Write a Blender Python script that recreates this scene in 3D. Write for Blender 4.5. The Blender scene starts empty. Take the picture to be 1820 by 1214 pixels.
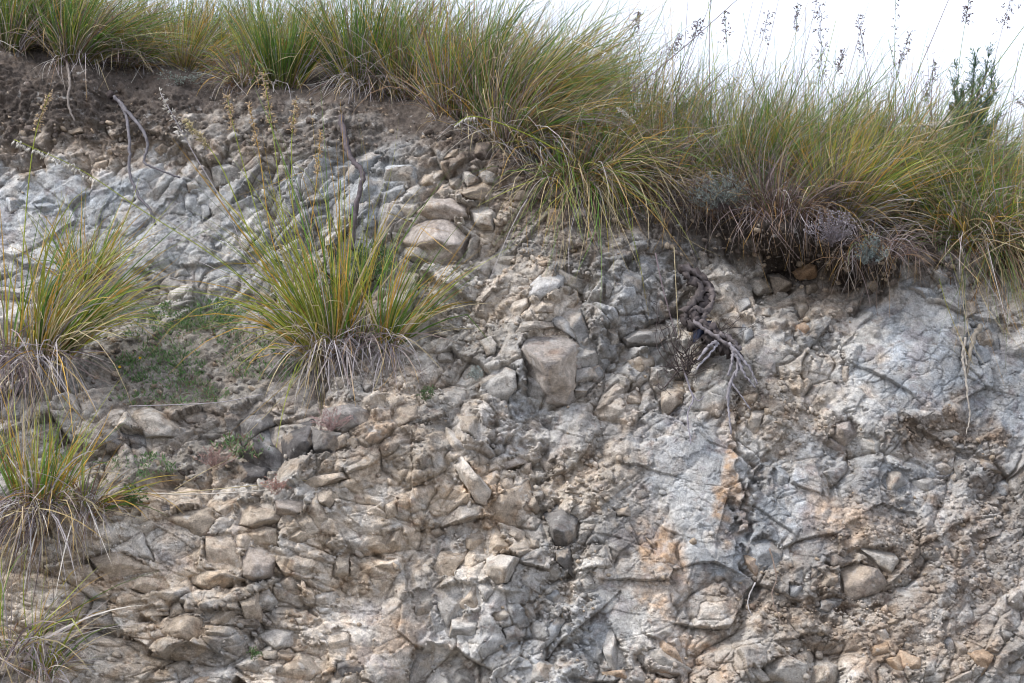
import bpy, bmesh, math, random
from concurrent.futures import ThreadPoolExecutor
import numpy as np
from mathutils import Vector
R = math.radians
F = np.float32
rng = np.random.default_rng(7)
random.seed(7)
scn = bpy.context.scene
COL = scn.collection

# ------------------------------------------------------------------ camera, sky, sun, exposure
CAM = np.array([0.0, -7.0, 1.6]); PITCH = R(10.0); LENS = 55.0; PW, PH = 1820.0, 1214.0
cam_d = bpy.data.cameras.new('camera'); cam_d.lens = LENS; cam_d.sensor_width = 36.0
cam_d.clip_start = 0.1; cam_d.clip_end = 500.0
cam_d.dof.use_dof = True; cam_d.dof.focus_distance = 7.35; cam_d.dof.aperture_fstop = 4.0
cam = bpy.data.objects.new('camera', cam_d); COL.objects.link(cam)
cam.location = CAM; cam.rotation_euler = (math.pi/2 + PITCH, 0, 0)
scn.camera = cam

SUN_DIR = Vector((-0.62, -0.27, 0.74)).normalized()          # towards the light
world = bpy.data.worlds.new('World'); scn.world = world; world.use_nodes = True
nt = world.node_tree; nt.nodes.clear()
wo = nt.nodes.new('ShaderNodeOutputWorld'); bg = nt.nodes.new('ShaderNodeBackground')
sky = nt.nodes.new('ShaderNodeTexSky'); sky.sky_type = 'NISHITA'; sky.sun_disc = False
sky.sun_elevation = math.asin(SUN_DIR.z); sky.sun_rotation = math.atan2(SUN_DIR.x, SUN_DIR.y)
sky.air_density = 1.0; sky.dust_density = 4.0; sky.ozone_density = 1.0
mixw = nt.nodes.new('ShaderNodeMix'); mixw.data_type = 'RGBA'; mixw.inputs['Factor'].default_value = 0.85
mixw.inputs['B'].default_value = (7.5, 8.1, 9.5, 1)          # even bright cloud cover over the clear sky
nt.links.new(sky.outputs[0], mixw.inputs['A']); nt.links.new(mixw.outputs['Result'], bg.inputs[0])
bg.inputs[1].default_value = 0.075; nt.links.new(bg.outputs[0], wo.inputs[0])
sun_d = bpy.data.lights.new('sun', 'SUN'); sun_d.energy = 1.5; sun_d.angle = R(16); sun_d.color = (1.0, 0.965, 0.92)
sun = bpy.data.objects.new('sun', sun_d); COL.objects.link(sun)
sun.rotation_euler = SUN_DIR.to_track_quat('Z', 'Y').to_euler()
vs = scn.view_settings; vs.view_transform = 'Standard'; vs.look = 'None'; vs.exposure = 1.33; vs.gamma = 1.0
vs.use_curve_mapping = False
scn.cycles.max_bounces = 4; scn.cycles.diffuse_bounces = 3; scn.cycles.use_adaptive_sampling = True; scn.cycles.adaptive_threshold = .02; scn.cycles.transparent_max_bounces = 4; scn.cycles.caustics_reflective = False
scn.cycles.use_denoising = True; scn.cycles.pixel_filter_type = 'BLACKMAN_HARRIS'; scn.cycles.filter_width = 1.05

# ------------------------------------------------------------------ helpers
KX = 36.0/LENS/PW
def at(px, py, Y):
    """point of the place that stands Y metres behind the foot line and is seen at (px, py)"""
    px = np.asarray(px, float); py = np.asarray(py, float); Y = np.asarray(Y, float)
    sx = (px-PW/2)*KX; sy = (PH/2-py)*KX
    dy = math.cos(PITCH) - sy*math.sin(PITCH); dz = math.sin(PITCH) + sy*math.cos(PITCH)
    t = (Y-CAM[1])/dy
    return np.stack([sx*t+CAM[0], Y+0*t, dz*t+CAM[2]], -1)

def hash2(i, j, seed):
    h = (i.astype(np.uint32)*np.uint32(374761393) + j.astype(np.uint32)*np.uint32(668265263)
         + np.uint32((seed*2246822519) & 0xffffffff))
    h = (h ^ (h >> np.uint32(13)))*np.uint32(1274126177)
    h = (h ^ (h >> np.uint32(16)))*np.uint32(2654435761)
    return h ^ (h >> np.uint32(15))
def u01(h, k=0):
    h = (h + np.uint32((k*0x9E3779B9) & 0xffffffff))*np.uint32(2246822519)
    h = (h ^ (h >> np.uint32(13)))*np.uint32(3266489917)
    h = h ^ (h >> np.uint32(16))
    return (h >> np.uint32(8)).astype(F)/F(16777216.0)
def noise(x, y, seed=0):
    """gradient noise, about -1..1"""
    xi = np.floor(x); yi = np.floor(y); fx = (x-xi).astype(F); fy = (y-yi).astype(F)
    xi = xi.astype(np.int64); yi = yi.astype(np.int64)
    ux = fx*fx*fx*(fx*(fx*6-15)+10); uy = fy*fy*fy*(fy*(fy*6-15)+10)
    def g(a, b):
        t = u01(hash2(xi+a, yi+b, seed))*F(6.2831853)
        return np.cos(t)*(fx-a) + np.sin(t)*(fy-b)
    n0 = g(0, 0)*(1-ux)+g(1, 0)*ux; n1 = g(0, 1)*(1-ux)+g(1, 1)*ux
    return (n0*(1-uy)+n1*uy)*F(1.5)
def fbm(x, y, seed=0, o=4, gain=.5):
    a = 1.0; r = 0; f = 1.0
    for k in range(o):
        r = r + a*noise(x*f+k*17.3, y*f-k*9.1, seed+k*31); a *= gain; f *= 2.03
    return r
def facets(s, t, scale, seed, ang=0., an=1., tilt=.6, off=.5, bias=0., warp=.12):
    """broken-rock relief: tilted planes on irregular cells. returns height (m), edge distance, cell random"""
    if warp:
        a_, b_ = s/scale, t/scale
        s = s + scale*(warp*noise(a_*.9, b_*.9, seed+5)+.03*noise(a_*3.7, b_*3.7, seed+7)); t = t + scale*(warp*noise(a_*.9+7, b_*.9, seed+6)+.03*noise(a_*3.7+7, b_*3.7, seed+8))
    c, sn = math.cos(ang), math.sin(ang)
    x = (s*c+t*sn)/(scale*an); y = (-s*sn+t*c)*an/scale
    xi = np.floor(x).astype(np.int64); yi = np.floor(y).astype(np.int64)
    f1 = np.full(x.shape, 9., F); f2 = f1.copy(); hid = np.zeros(x.shape, np.uint32)
    dx1 = np.zeros(x.shape, F); dy1 = dx1.copy()
    for a in (-1, 0, 1):
        for b in (-1, 0, 1):
            h = hash2(xi+a, yi+b, seed)
            dx = (x-(xi+a+.08+.84*u01(h, 1))).astype(F); dy = (y-(yi+b+.08+.84*u01(h, 2))).astype(F)
            d = dx*dx+dy*dy
            n = d < f1
            f2 = np.where(n, f1, np.minimum(f2, d)); f1 = np.where(n, d, f1)
            hid = np.where(n, h, hid); dx1 = np.where(n, dx, dx1); dy1 = np.where(n, dy, dy1)
    e = np.sqrt(f2)-np.sqrt(f1)
    gx = (u01(hid, 3)-.5)*2*tilt; gy = (u01(hid, 4)-.5)*2*tilt
    h = (u01(hid, 5)-.5)*off + gx*dx1 + gy*dy1
    # bias: the lower part of every block stands out (metres per metre along +t)
    lt = dx1*sn*an + dy1*c/an
    return (h*scale - bias*lt*scale).astype(F), e, hid
def blocks(s, t, scale, seed, ang=0., an=1., tilt=.4, off=.5, steep=1.5, warp=.10):
    """angular broken blocks: every cell is a truncated pyramid of flat facets, the highest one shows.
    returns height (m), joint closeness, cell random"""
    a_, b_ = s/scale, t/scale
    s = s + scale*(warp*noise(a_*.9, b_*.9, seed+5)+.025*noise(a_*4.1, b_*4.1, seed+7)); t = t + scale*(warp*noise(a_*.9+7, b_*.9, seed+6)+.025*noise(a_*4.1+7, b_*4.1, seed+8))
    c, sn = math.cos(ang), math.sin(ang)
    x = ((s*c+t*sn)/(scale*an)); y = ((-s*sn+t*c)*an/scale)
    xi = np.floor(x).astype(np.int64); yi = np.floor(y).astype(np.int64)
    h1 = np.full(x.shape, -9., F); h2 = h1.copy(); hid = np.zeros(x.shape, np.uint32)
    for a in (-1, 0, 1):
        for b in (-1, 0, 1):
            h = hash2(xi+a, yi+b, seed)
            dx = (x-(xi+a+.15+.7*u01(h, 1))).astype(F); dy = (y-(yi+b+.15+.7*u01(h, 2))).astype(F)
            z = (u01(h, 3)-.5)*tilt*2*dx + (u01(h, 4)-.5)*tilt*2*dy
            th = u01(h, 5)*F(6.2832); ct, st = np.cos(th), np.sin(th); p_ = dx*ct+dy*st; q_ = dy*ct-dx*st
            k1 = .5+u01(h, 6); k2 = .5+u01(h, 7); r1 = .22+.3*u01(h, 8)
            z = np.minimum(z, (r1-p_)*(steep*k1)); z = np.minimum(z, (.75-r1+p_)*(steep*k2))
            z = np.minimum(z, (.62-r1*.6-q_)*(steep*k2)); z = np.minimum(z, (.30+r1*.5+q_)*(steep*(2-k1)))
            z = z + (u01(h, 9)-.5)*off
            m = z > h1
            h2 = np.where(m, h1, np.maximum(h2, z)); h1 = np.where(m, z, h1); hid = np.where(m, h, hid)
    h1 = np.maximum(h1, -.9)
    return (h1*scale).astype(F), (h1-h2), hid
def sstep(a, b, x):
    t = np.clip((x-a)/(b-a), 0, 1); return t*t*(3-2*t)

def mesh_np(name, V, faces_flat, loop_tot, mat, colors=None, smooth=False):
    me = bpy.data.meshes.new(name)
    nv = len(V); nf = len(loop_tot)
    me.vertices.add(nv); me.vertices.foreach_set('co', np.ascontiguousarray(V, F).ravel())
    me.loops.add(len(faces_flat)); me.loops.foreach_set('vertex_index', np.ascontiguousarray(faces_flat, np.int32).ravel())
    me.polygons.add(nf)
    ls = np.concatenate([[0], np.cumsum(loop_tot)[:-1]]).astype(np.int32)
    me.polygons.foreach_set('loop_start', ls); me.polygons.foreach_set('loop_total', np.asarray(loop_tot, np.int32))
    if smooth: me.polygons.foreach_set('use_smooth', np.ones(nf, bool))
    if colors is not None:
        a = me.color_attributes.new('Col', 'FLOAT_COLOR', 'POINT')
        c4 = np.ones((nv, 4), F); c4[:, :3] = colors; a.data.foreach_set('color', c4.ravel())
    me.materials.append(mat)
    me.update(calc_edges=True)
    return me
def link(name, me, parent=None, loc=None):
    o = bpy.data.objects.new(name, me); COL.objects.link(o)
    if parent is not None: o.parent = parent
    if loc is not None: o.location = [float(q) for q in loc]
    return o
def tag(o, label=None, cat=None, group=None, kind=None):
    if label: o['label'] = label
    if cat: o['category'] = cat
    if group: o['group'] = group
    if kind: o['kind'] = kind
    return o

# ------------------------------------------------------------------ materials
def new_mat(name):
    m = bpy.data.materials.new(name); m.use_nodes = True; n = m.node_tree; n.nodes.clear()
    return m, n
def rock_material(name, grain=1.0, bump=.5, crk=.75):
    m, n = new_mat(name); N = n.nodes; L = n.links
    out = N.new('ShaderNodeOutputMaterial'); b = N.new('ShaderNodeBsdfPrincipled')
    b.inputs['Roughness'].default_value = .93; b.inputs['Specular IOR Level'].default_value = .18
    at_ = N.new('ShaderNodeAttribute'); at_.attribute_name = 'Col'
    geo = N.new('ShaderNodeNewGeometry')
    def nz(scale, det, rough=.6):
        t = N.new('ShaderNodeTexNoise'); t.inputs['Scale'].default_value = scale; t.inputs['Detail'].default_value = det
        t.inputs['Roughness'].default_value = rough; L.new(geo.outputs['Position'], t.inputs['Vector']); return t
    n1 = nz(34, 4, .7); n2 = nz(9, 2); n3 = nz(210, 1)
    def mr(src, a, bb, lo, hi):
        q = N.new('ShaderNodeMapRange'); q.inputs[1].default_value = a; q.inputs[2].default_value = bb
        q.inputs[3].default_value = lo; q.inputs[4].default_value = hi; L.new(src, q.inputs[0]); return q
    m1 = mr(n1.outputs[0], .3, .72, .62*grain+(1-grain), 1.34); m3 = mr(n3.outputs[0], .3, .7, .72, 1.26)
    mul = N.new('ShaderNodeMath'); mul.operation = 'MULTIPLY'; L.new(m1.outputs[0], mul.inputs[0]); L.new(m3.outputs[0], mul.inputs[1])
    vm = N.new('ShaderNodeVectorMath'); vm.operation = 'SCALE'; L.new(at_.outputs['Color'], vm.inputs[0]); L.new(mul.outputs[0], vm.inputs['Scale'])
    # rusty stain
    mx = N.new('ShaderNodeMix'); mx.data_type = 'RGBA'; mx.blend_type = 'MULTIPLY'
    st = mr(n2.outputs[0], .54, .72, 0., .55); L.new(st.outputs[0], mx.inputs['Factor'])
    L.new(vm.outputs[0], mx.inputs['A']); mx.inputs['B'].default_value = (1.0, .84, .69, 1)
    mx2 = N.new('ShaderNodeMix'); mx2.data_type = 'RGBA'; n5 = nz(15, 4, .7)
    s5 = mr(n5.outputs[0], .60, .68, 0., .38); L.new(s5.outputs[0], mx2.inputs['Factor'])
    L.new(mx.outputs['Result'], mx2.inputs['A']); mx2.inputs['B'].default_value = (.58, .57, .55, 1)   # chalky crust
    mx3 = N.new('ShaderNodeMix'); mx3.data_type = 'RGBA'; mx3.blend_type = 'MULTIPLY'
    s6 = mr(n5.outputs[0], .42, .33, 0., .6); L.new(s6.outputs[0], mx3.inputs['Factor'])
    L.new(mx2.outputs['Result'], mx3.inputs['A']); mx3.inputs['B'].default_value = (.60, .50, .47, 1)   # purplish weathering skin
    L.new(mx3.outputs['Result'], b.inputs['Base Color'])
    bp = N.new('ShaderNodeBump'); bp.inputs['Strength'].default_value = bump; bp.inputs['Distance'].default_value = .012
    n4 = nz(80, 4, .8); L.new(n4.outputs[0], bp.inputs['Height'])
    mp = N.new('ShaderNodeMapping'); mp.inputs['Rotation'].default_value = (0, R(35), 0); mp.inputs['Scale'].default_value = (.8, .8, 1.5)
    L.new(geo.outputs['Position'], mp.inputs['Vector']); nc = nz(17, 3, .6); L.new(mp.outputs[0], nc.inputs['Vector'])
    sb = N.new('ShaderNodeMath'); sb.operation = 'SUBTRACT'; L.new(nc.outputs[0], sb.inputs[0]); sb.inputs[1].default_value = .5
    ab = N.new('ShaderNodeMath'); ab.operation = 'ABSOLUTE'; L.new(sb.outputs[0], ab.inputs[0])
    mv = mr(ab.outputs[0], 0., .014, 0., 1.)
    bp2 = N.new('ShaderNodeBump'); ks = mr(n2.outputs[0], .38, .56, .15, crk); L.new(ks.outputs[0], bp2.inputs['Strength']); bp2.inputs['Distance'].default_value = .010
    L.new(mv.outputs[0], bp2.inputs['Height']); L.new(bp.outputs[0], bp2.inputs['Normal'])
    L.new(bp2.outputs[0], b.inputs['Normal']); L.new(b.outputs[0], out.inputs[0])
    return m
M_ROCK = rock_material('fractured_rock')
def plant_material(name, trans=.35, rough=.6):
    m, n = new_mat(name); N = n.nodes; L = n.links
    out = N.new('ShaderNodeOutputMaterial'); b = N.new('ShaderNodeBsdfPrincipled'); tr = N.new('ShaderNodeBsdfTranslucent')
    mx = N.new('ShaderNodeMixShader'); mx.inputs[0].default_value = trans
    a = N.new('ShaderNodeAttribute'); a.attribute_name = 'Col'
    geo = N.new('ShaderNodeNewGeometry'); t = N.new('ShaderNodeTexNoise'); t.inputs['Scale'].default_value = 60
    L.new(geo.outputs['Position'], t.inputs['Vector'])
    q = N.new('ShaderNodeMapRange'); q.inputs[1].default_value = .3; q.inputs[2].default_value = .7; q.inputs[3].default_value = .75; q.inputs[4].default_value = 1.25
    L.new(t.outputs[0], q.inputs[0])
    vm = N.new('ShaderNodeVectorMath'); vm.operation = 'SCALE'; L.new(a.outputs['Color'], vm.inputs[0]); L.new(q.outputs[0], vm.inputs['Scale'])
    L.new(vm.outputs[0], b.inputs['Base Color']); L.new(vm.outputs[0], tr.inputs[0])
    b.inputs['Roughness'].default_value = rough; b.inputs['Specular IOR Level'].default_value = .3
    L.new(b.outputs[0], mx.inputs[1]); L.new(tr.outputs[0], mx.inputs[2]); L.new(mx.outputs[0], out.inputs[0])
    return m
M_BLADE = plant_material('grass_blade', .35, .5)
M_DRY = plant_material('dry_grass', .15, .75)
M_WOOD = plant_material('weathered_wood', 0., .85)
# ------------------------------------------------------------------ the bank: large form
CP = """
-300,1480,-.55 0,1480,-.5 300,1480,-.4 600,1480,-.3 900,1480,-.28 1200,1480,-.25 1500,1480,-.3 1820,1480,-.25 2120,1480,-.25
-300,1214,-.35 0,1214,-.32 200,1214,-.24 450,1214,-.2 650,1214,-.12 740,1214,-.02 860,1214,.02 950,1214,-.02 1100,1214,0 1300,1214,-.03 1500,1214,-.03 1820,1214,.02 2120,1214,0
0,1050,-.22 250,1050,-.12 470,1050,-.1 600,1050,.03 700,1050,.06 850,1050,.04 1000,1050,.06 1150,1050,.08 1350,1050,.12 1600,1050,.12 1820,1050,.14
-300,890,-.1 0,890,-.08 130,895,-.07 250,890,-.05 480,890,-.05 620,890,.04 750,890,.1 870,890,.13 990,890,.17 1100,890,.18 1300,890,.22 1550,890,.25 1700,890,.32 1820,890,.27
200,842,.12 330,850,.14 470,842,.12 560,838,.06
0,760,.12 270,775,.2 420,760,.24 520,765,.1 610,765,.08 700,765,.14 860,765,.2 960,765,.28 1100,765,.28 1300,765,.3 1450,765,.33 1680,775,.42 1820,775,.36
200,700,.36 400,700,.36 560,700,.26 680,700,.27 800,700,.31 920,700,.32
-300,620,.35 0,620,.4 150,620,.56 300,620,.6 450,620,.54 580,620,.42 700,620,.4 850,620,.43 980,620,.34 1100,620,.42 1230,620,.38 1300,620,.38 1440,620,.46 1580,620,.4 1680,600,.38 1740,600,.43 1820,620,.45
60,540,.82 150,545,.82 300,540,.85 450,540,.8 600,540,.66 700,540,.56
-300,450,.95 0,450,.95 200,450,.95 400,450,.92 600,450,.76 750,450,.55 900,450,.5 1050,450,.5 1220,470,.56
1330,520,.6 1430,520,.62 1530,530,.58 1320,465,.74 1380,472,.80 1440,480,.78 1500,498,.72 1560,512,.60 1400,420,.36 1500,434,.30 1560,458,.36 1640,520,.5 1740,520,.55 1820,520,.52 2120,520,.52
-300,300,1.05 0,300,1.05 200,300,1.05 400,300,1.0 600,300,.86 750,310,.68 860,330,.62 960,360,.58
0,200,1.22 200,200,1.2 400,205,1.12 600,215,.97 750,230,.87 870,250,.74
"""
CREST = [(-300,85,1.25),(0,92,1.25),(150,112,1.22),(300,140,1.2),(450,160,1.12),(600,178,1.0),(800,208,.85),(950,275,.7),(1050,345,.64),(1200,372,.62),(1350,398,.38),(1480,414,.31),(1570,440,.36),(1700,450,.55),(1820,448,.58),(2120,448,.6)]
HOR = [(-300,-30),(0,10),(300,55),(500,70),(700,85),(900,150),(1100,225),(1300,275),(1500,312),(1700,340),(1820,345),(2120,345)]
pts = [tuple(map(float, q.split(','))) for q in CP.split()]
pts += [(x, y, d) for x, y, d in CREST]
hx = [h[0] for h in HOR]; hy = [h[1] for h in HOR]
cx_ = [c[0] for c in CREST]; cy_ = [c[1] for c in CREST]; cd_ = [c[2] for c in CREST]
for x in range(-300, 2121, 150):
    c = np.interp(x, cx_, cy_); h = np.interp(x, hx, hy); d = np.interp(x, cx_, cd_)
    pts += [(x, (c*.5+h*.5), d+.55), (x, h, d+1.2), (x, h-70, d+1.9)]
pts = np.array(pts); pxy = pts[:, :2]/400.
def rk(r): return r                                           # linear radial kernel
Dm = np.sqrt(((pxy[:, None]-pxy[None])**2).sum(-1)+.0004)
A = np.zeros((len(pts)+3,)*2); A[:-3, :-3] = Dm - np.eye(len(pts))*.01
A[:-3, -3] = 1; A[:-3, -2:] = pxy; A[-3, :-3] = 1; A[-2:, :-3] = pxy.T
W = np.linalg.solve(A, np.concatenate([pts[:, 2], [0, 0, 0]]))
CGX = np.arange(-320, 2141, 10.); CGY = np.arange(-140, 1501, 10.)
gx, gy = np.meshgrid(CGX, CGY)
q = np.stack([gx.ravel(), gy.ravel()], -1)/400.
mac = np.zeros(len(q))
for k in range(len(pts)):
    mac += W[k]*np.sqrt(((q-pxy[k])**2).sum(-1)+.0004)
mac += W[-3] + q@W[-2:]
MAC = mac.reshape(gx.shape)
for _ in range(3):
    MM = np.pad(MAC, 1, mode='edge'); MAC = (MM[:-2, 1:-1]+MM[2:, 1:-1]+MM[1:-1, :-2]+MM[1:-1, 2:]+2*MM[1:-1, 1:-1])/6
def macro(px, py):
    fx = np.clip((np.asarray(px, float)+320)/10, 0, len(CGX)-1.001); fy = np.clip((np.asarray(py, float)+140)/10, 0, len(CGY)-1.001)
    i = fx.astype(int); j = fy.astype(int); a = fx-i; b = fy-j
    return (MAC[j, i]*(1-a)+MAC[j, i+1]*a)*(1-b)+(MAC[j+1, i]*(1-a)+MAC[j+1, i+1]*a)*b
def on_bank(px, py, out=0.):
    return at(px, py, macro(px, py)-out)

# ------------------------------------------------------------------ the bank: fine mesh
NU, NV = 1310, 730
U = np.linspace(-150, 1970, NU); Vv = np.linspace(0, 1, NV)
uu, vv = np.meshgrid(U, Vv)
hor = np.interp(uu, hx, hy)
ww = hor + vv*(1310-hor)
Ym = macro(uu, ww)
P = at(uu, ww, Ym)
s = P[..., 0].astype(F); t = (P[..., 2] + .85*P[..., 1]).astype(F)

ROWMAX = ww.max(1); ROWMIN = ww.min(1)
WBX, WBY = fbm(s*6, t*6, 901, 3), fbm(s*6+40, t*6, 902, 3)
def blob(lst, soft=.35, wob=28):
    wx = uu + wob*WBX; wy = ww + wob*WBY
    m = np.zeros(uu.shape, F)
    for (cx, cy, rx, ry, ang, w) in lst:
        c, sn = math.cos(R(ang)), math.sin(R(ang)); rm = max(rx, ry)*(1+soft)+2.2*wob
        i0, i1 = np.searchsorted(U, (cx-rm, cx+rm)); j0, j1 = np.searchsorted(ROWMAX, cy-rm), np.searchsorted(ROWMIN, cy+rm)
        k_ = (slice(j0, j1), slice(i0, i1)); wx_ = wx[k_]; wy_ = wy[k_]
        if not wx_.size: continue
        X = ((wx_-cx)*c+(wy_-cy)*sn)/rx; Y = (-(wx_-cx)*sn+(wy_-cy)*c)/ry
        m[k_] = np.maximum(m[k_], w*sstep(1+soft, 1-soft, np.sqrt(X*X+Y*Y)).astype(F))
    return m
jit = 26*fbm(s*9, t*9, 11, 4)
crest_py = np.interp(uu, cx_, cy_)
soil_low = np.interp(uu, [-300,0,150,300,420,520,620,720,800,880,930,1000,1100,1200,1300,1400,1500,1560,1620,1700,1820,2120],
                         [255,250,245,235,205,205,215,240,255,285,350,395,405,430,455,468,505,510,478,472,485,485])
m_soil = sstep(40, -30, ww+1.5*jit-soil_low)
m_soil = np.maximum(m_soil, blob([(330,640,200,75,-4,.8),(350,832,150,26,-2,.6),(1480,455,110,60,15,1),(1430,465,130,35,8,1),(760,215,130,40,12,1),(640,230,120,25,0,.8),(560,240,150,30,0,.7),(1400,400,200,50,10,1)]))
m_slab = blob([(1640,625,140,110,10,1),(1225,830,75,120,-12,1),(1130,900,60,160,-8,.8),(1345,600,48,80,-5,.9),(1130,1080,80,100,25,.9),(1270,950,70,90,-20,.9),
               (1415,885,75,75,0,1),(1790,700,80,100,0,1),(1720,560,110,60,10,.9),(1560,700,110,50,0,.8),(110,405,230,95,0,.9),(370,420,110,80,10,.7),(640,330,50,70,0,.5),(350,980,110,70,0,.6),(660,1130,90,90,10,.7),(560,920,90,50,0,.4),(1500,1000,70,60,0,.5),(1700,1110,90,50,0,.5),(1600,870,90,50,0,.6),(820,1080,110,70,-20,.6),(1010,760,120,40,10,.5)])*(1-m_soil)
m_rub = blob([(1690,770,110,45,5,1),(1740,960,90,110,0,.7),(1460,1085,150,55,0,.8),(1620,1140,120,45,0,.6),(1400,740,110,55,20,.9),(1050,850,55,75,0,.9),(1560,930,90,80,0,.8),
              (930,410,110,60,30,.8),(1030,430,80,60,0,.9),(1010,1050,40,140,-10,.8),(700,700,140,40,15,.8),(250,250,260,40,0,.6),(820,540,110,70,20,.6),(1470,560,60,70,0,.7)])*(1-m_soil)
m_bed = blob([(330,1110,330,120,0,1),(640,950,110,100,0,.8),(560,1060,120,90,0,.8),(150,1000,120,100,0,.8),(450,740,200,40,0,.5)])*(1-m_soil)

# relief layers (towards the viewer is positive)
POOL = ThreadPoolExecutor(4)
LAY = [
    lambda: facets(s, t, .34, 21, R(60), 1.25, .55, .40, .12),
    lambda: blocks(s, t, .27, 22, R(58), 1.3, .6, .35, .95),
    lambda: blocks(s, t, .115, 23, R(50), 1.3, .6, .35, .95),
    lambda: blocks(s, t, .042, 24, R(40), 1.25, .6, .4, 1.1),
    lambda: facets(s, t, .0135, 25, 0, 1., .9, .9, .1, 0),
    lambda: blocks(s, t, .25, 32, R(3), 1.4, .5, .5, 1.3),
    lambda: blocks(s, t, .095, 33, R(-4), 1.5, .55, .5, 1.2),
    lambda: facets(s, t, .42, 41, R(-35), 1.2, .28, .18, .15),
    lambda: facets(s, t, .15, 42, R(20), 1.3, .16, .10, .1, .5),
    lambda: facets(s, t, .055, 43, R(-30), 1.2, .2, .12, .1, .5),
    lambda: fbm(s*2.2, t*2.2, 51, 3), lambda: fbm(s*11, t*11, 52, 4), lambda: fbm(s*60, t*60, 53, 3)]
LAY = [f_.result() for f_ in [POOL.submit(q_) for q_ in LAY]]
(A1, e1, i1), (A2, e2, i2), (A3, e3, i3), (A4, e4, i4), (A5, e5, i5), (B2, eb2, ib2), (B3, eb3, ib3), (C1, ec1, ic1), (C2, ec2, ic2), (C3, ec3, ic3) = LAY[:10]
n_big, n_mid, n_fin = LAY[10:]
def crack(e, w, d): return -d*np.exp(-(e/w)**2)
sel = sstep(-.15, .35, fbm(s*4.5, t*4.5, 54, 2))              # where the rock is finely shattered
sel = sstep(.2, .6, fbm(s*4.5, t*4.5, 54, 2))
steep = sstep(.0015, .0045, (macro(uu, ww-10)-macro(uu, ww+10))/20)
def joint(e, w, d): return -d*np.clip(1-e/w, 0, 1)
flat_lr = blob([(1640,1010,280,240,0,1)], .5, 40)
A1 = A1*(1-.6*flat_lr)*(1-.85*blob([(735,850,80,150,0,1)], .6, 30)); C1 = C1*(1-.6*flat_lr)
blocky = .50*A1 + .75*A2 + (.42+.3*sel)*A3 + (.20+.5*sel)*A4 + sel*A5*.25 + crack(e1, .02, .012) + joint(e2, .045, .024) + joint(e3, .06, .010) + joint(e4, .12, .004)*(.25+sel) + .0012*n_fin
bedded = .40*A1 + .75*B2 + .55*B3 + .22*A4*(.2+.8*sel) + joint(eb2, .05, .028) + joint(eb3, .08, .011) + .0012*n_fin
slab = .38*C1 + .25*C2 + .22*C3*sstep(-.2, .4, n_mid) + .16*A3 + .08*A4 + joint(e3, .05, .008)*sstep(-.1, .5, n_mid+n_big) + crack(ec1, .014, .007) + crack(ec2, .03, .008)*sstep(-.3, .3, n_big+n_mid*.5) + crack(ec3, .08, .005)*(.25+sel) + .0015*n_mid + .001*n_fin + .15*A5*sstep(.3, .7, n_mid)
rub = .40*A1 + .40*A2 + .45*A3 + .50*A4 + .36*A5 + joint(e4, .2, .004) + .004*n_mid + .0022*n_fin
lump = .028*np.abs(fbm(s*13, t*13, 61, 2))+.016*np.abs(noise(s*34, t*34, 62))+.009*np.abs(noise(s*80, t*80, 63))
soil = .028*n_big + 1.2*lump + .3*A4 + .4*A5 + .2*A3 + .003*n_fin
det = blocky*(1-m_bed) + bedded*m_bed
det = det*(1-m_slab) + slab*m_slab
det = det*(1-m_rub) + rub*m_rub
det = det*(1-m_soil) + soil*m_soil
def seam(pts_, w, amp, side=0.):
    """groove or rib along a line; side>0: the ground to its right lies back by that much"""
    X = uu+24*WBX+6*n_mid; Y = ww+24*WBY; best = np.full(uu.shape, 1e9, F); sg = np.zeros(uu.shape, F)
    for (x0, y0), (x1, y1) in zip(pts_[:-1], pts_[1:]):
        dx, dy = x1-x0, y1-y0; l2 = dx*dx+dy*dy; k_ = np.clip(((X-x0)*dx+(Y-y0)*dy)/l2, 0, 1)
        ex = X-(x0+k_*dx); ey = Y-(y0+k_*dy); d_ = np.hypot(ex, ey); m_ = d_ < best
        best = np.where(m_, d_, best); sg = np.where(m_, np.sign(dx*ey-dy*ex), sg)
    r_ = amp*np.exp(-(best/w)**2)*np.clip(.6+1.2*n_mid, .1, 1.3)
    if side: r_ = r_ - side*np.where(sg < 0, np.exp(-best/(w*5)), 0)
    return r_.astype(F)
SEAMS = [([(930,700),(985,850),(1000,1000),(1015,1214)], 38, -.07, 0), ([(1300,690),(1318,800),(1305,960)], 10, -.01, .04), ([(1318,925),(1330,985),(1335,1045)], 6, -.035, 0),
 ([(1215,440),(1200,560),(1195,700)], 30, -.06, 0), ([(1045,420),(1075,520),(1060,620)], 26, .05, 0), ([(868,745),(890,800),(925,845)], 9, -.07, 0), ([(1000,480),(1090,590),(1110,680)], 9, -.03, .04),
 ([(350,1046),(430,1040),(470,1030)], 13, -.12, 0), ([(160,1000),(230,1010),(270,1018)], 14, -.10, 0), ([(250,1085),(300,1090)], 14, -.10, 0), ([(600,990),(640,985),(720,1000)], 9, -.05, 0), 
 ([(1728,592),(1722,625)], 7, -.16, 0), ([(735,1050),(765,1100),(800,1160)], 7, .04, 0), ([(770,1040),(840,1035),(890,1050)], 9, .04, 0), ([(815,830),(880,920),(900,990)], 16, .05, 0), ([(620,690),(720,750),(760,860)], 30, .05, 0),
 ([(1400,500),(1408,540),(1420,620)], 8, -.06, 0), ([(1345,800),(1352,850),(1340,900)], 8, -.05, 0), ([(1470,820),(1478,880)], 6, -.04, 0), ([(1120,760),(1190,740),(1290,770)], 8, -.03, 0), ([(1240,680),(1290,690)], 8, -.03, 0), ([(1150,1165),(1220,1214)], 10, -.06, 0), ([(1460,985),(1560,990),(1590,1040)], 8, -.05, 0), ([(1440,1070),(1520,1090),(1600,1070)], 14, -.05, 0)]
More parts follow.
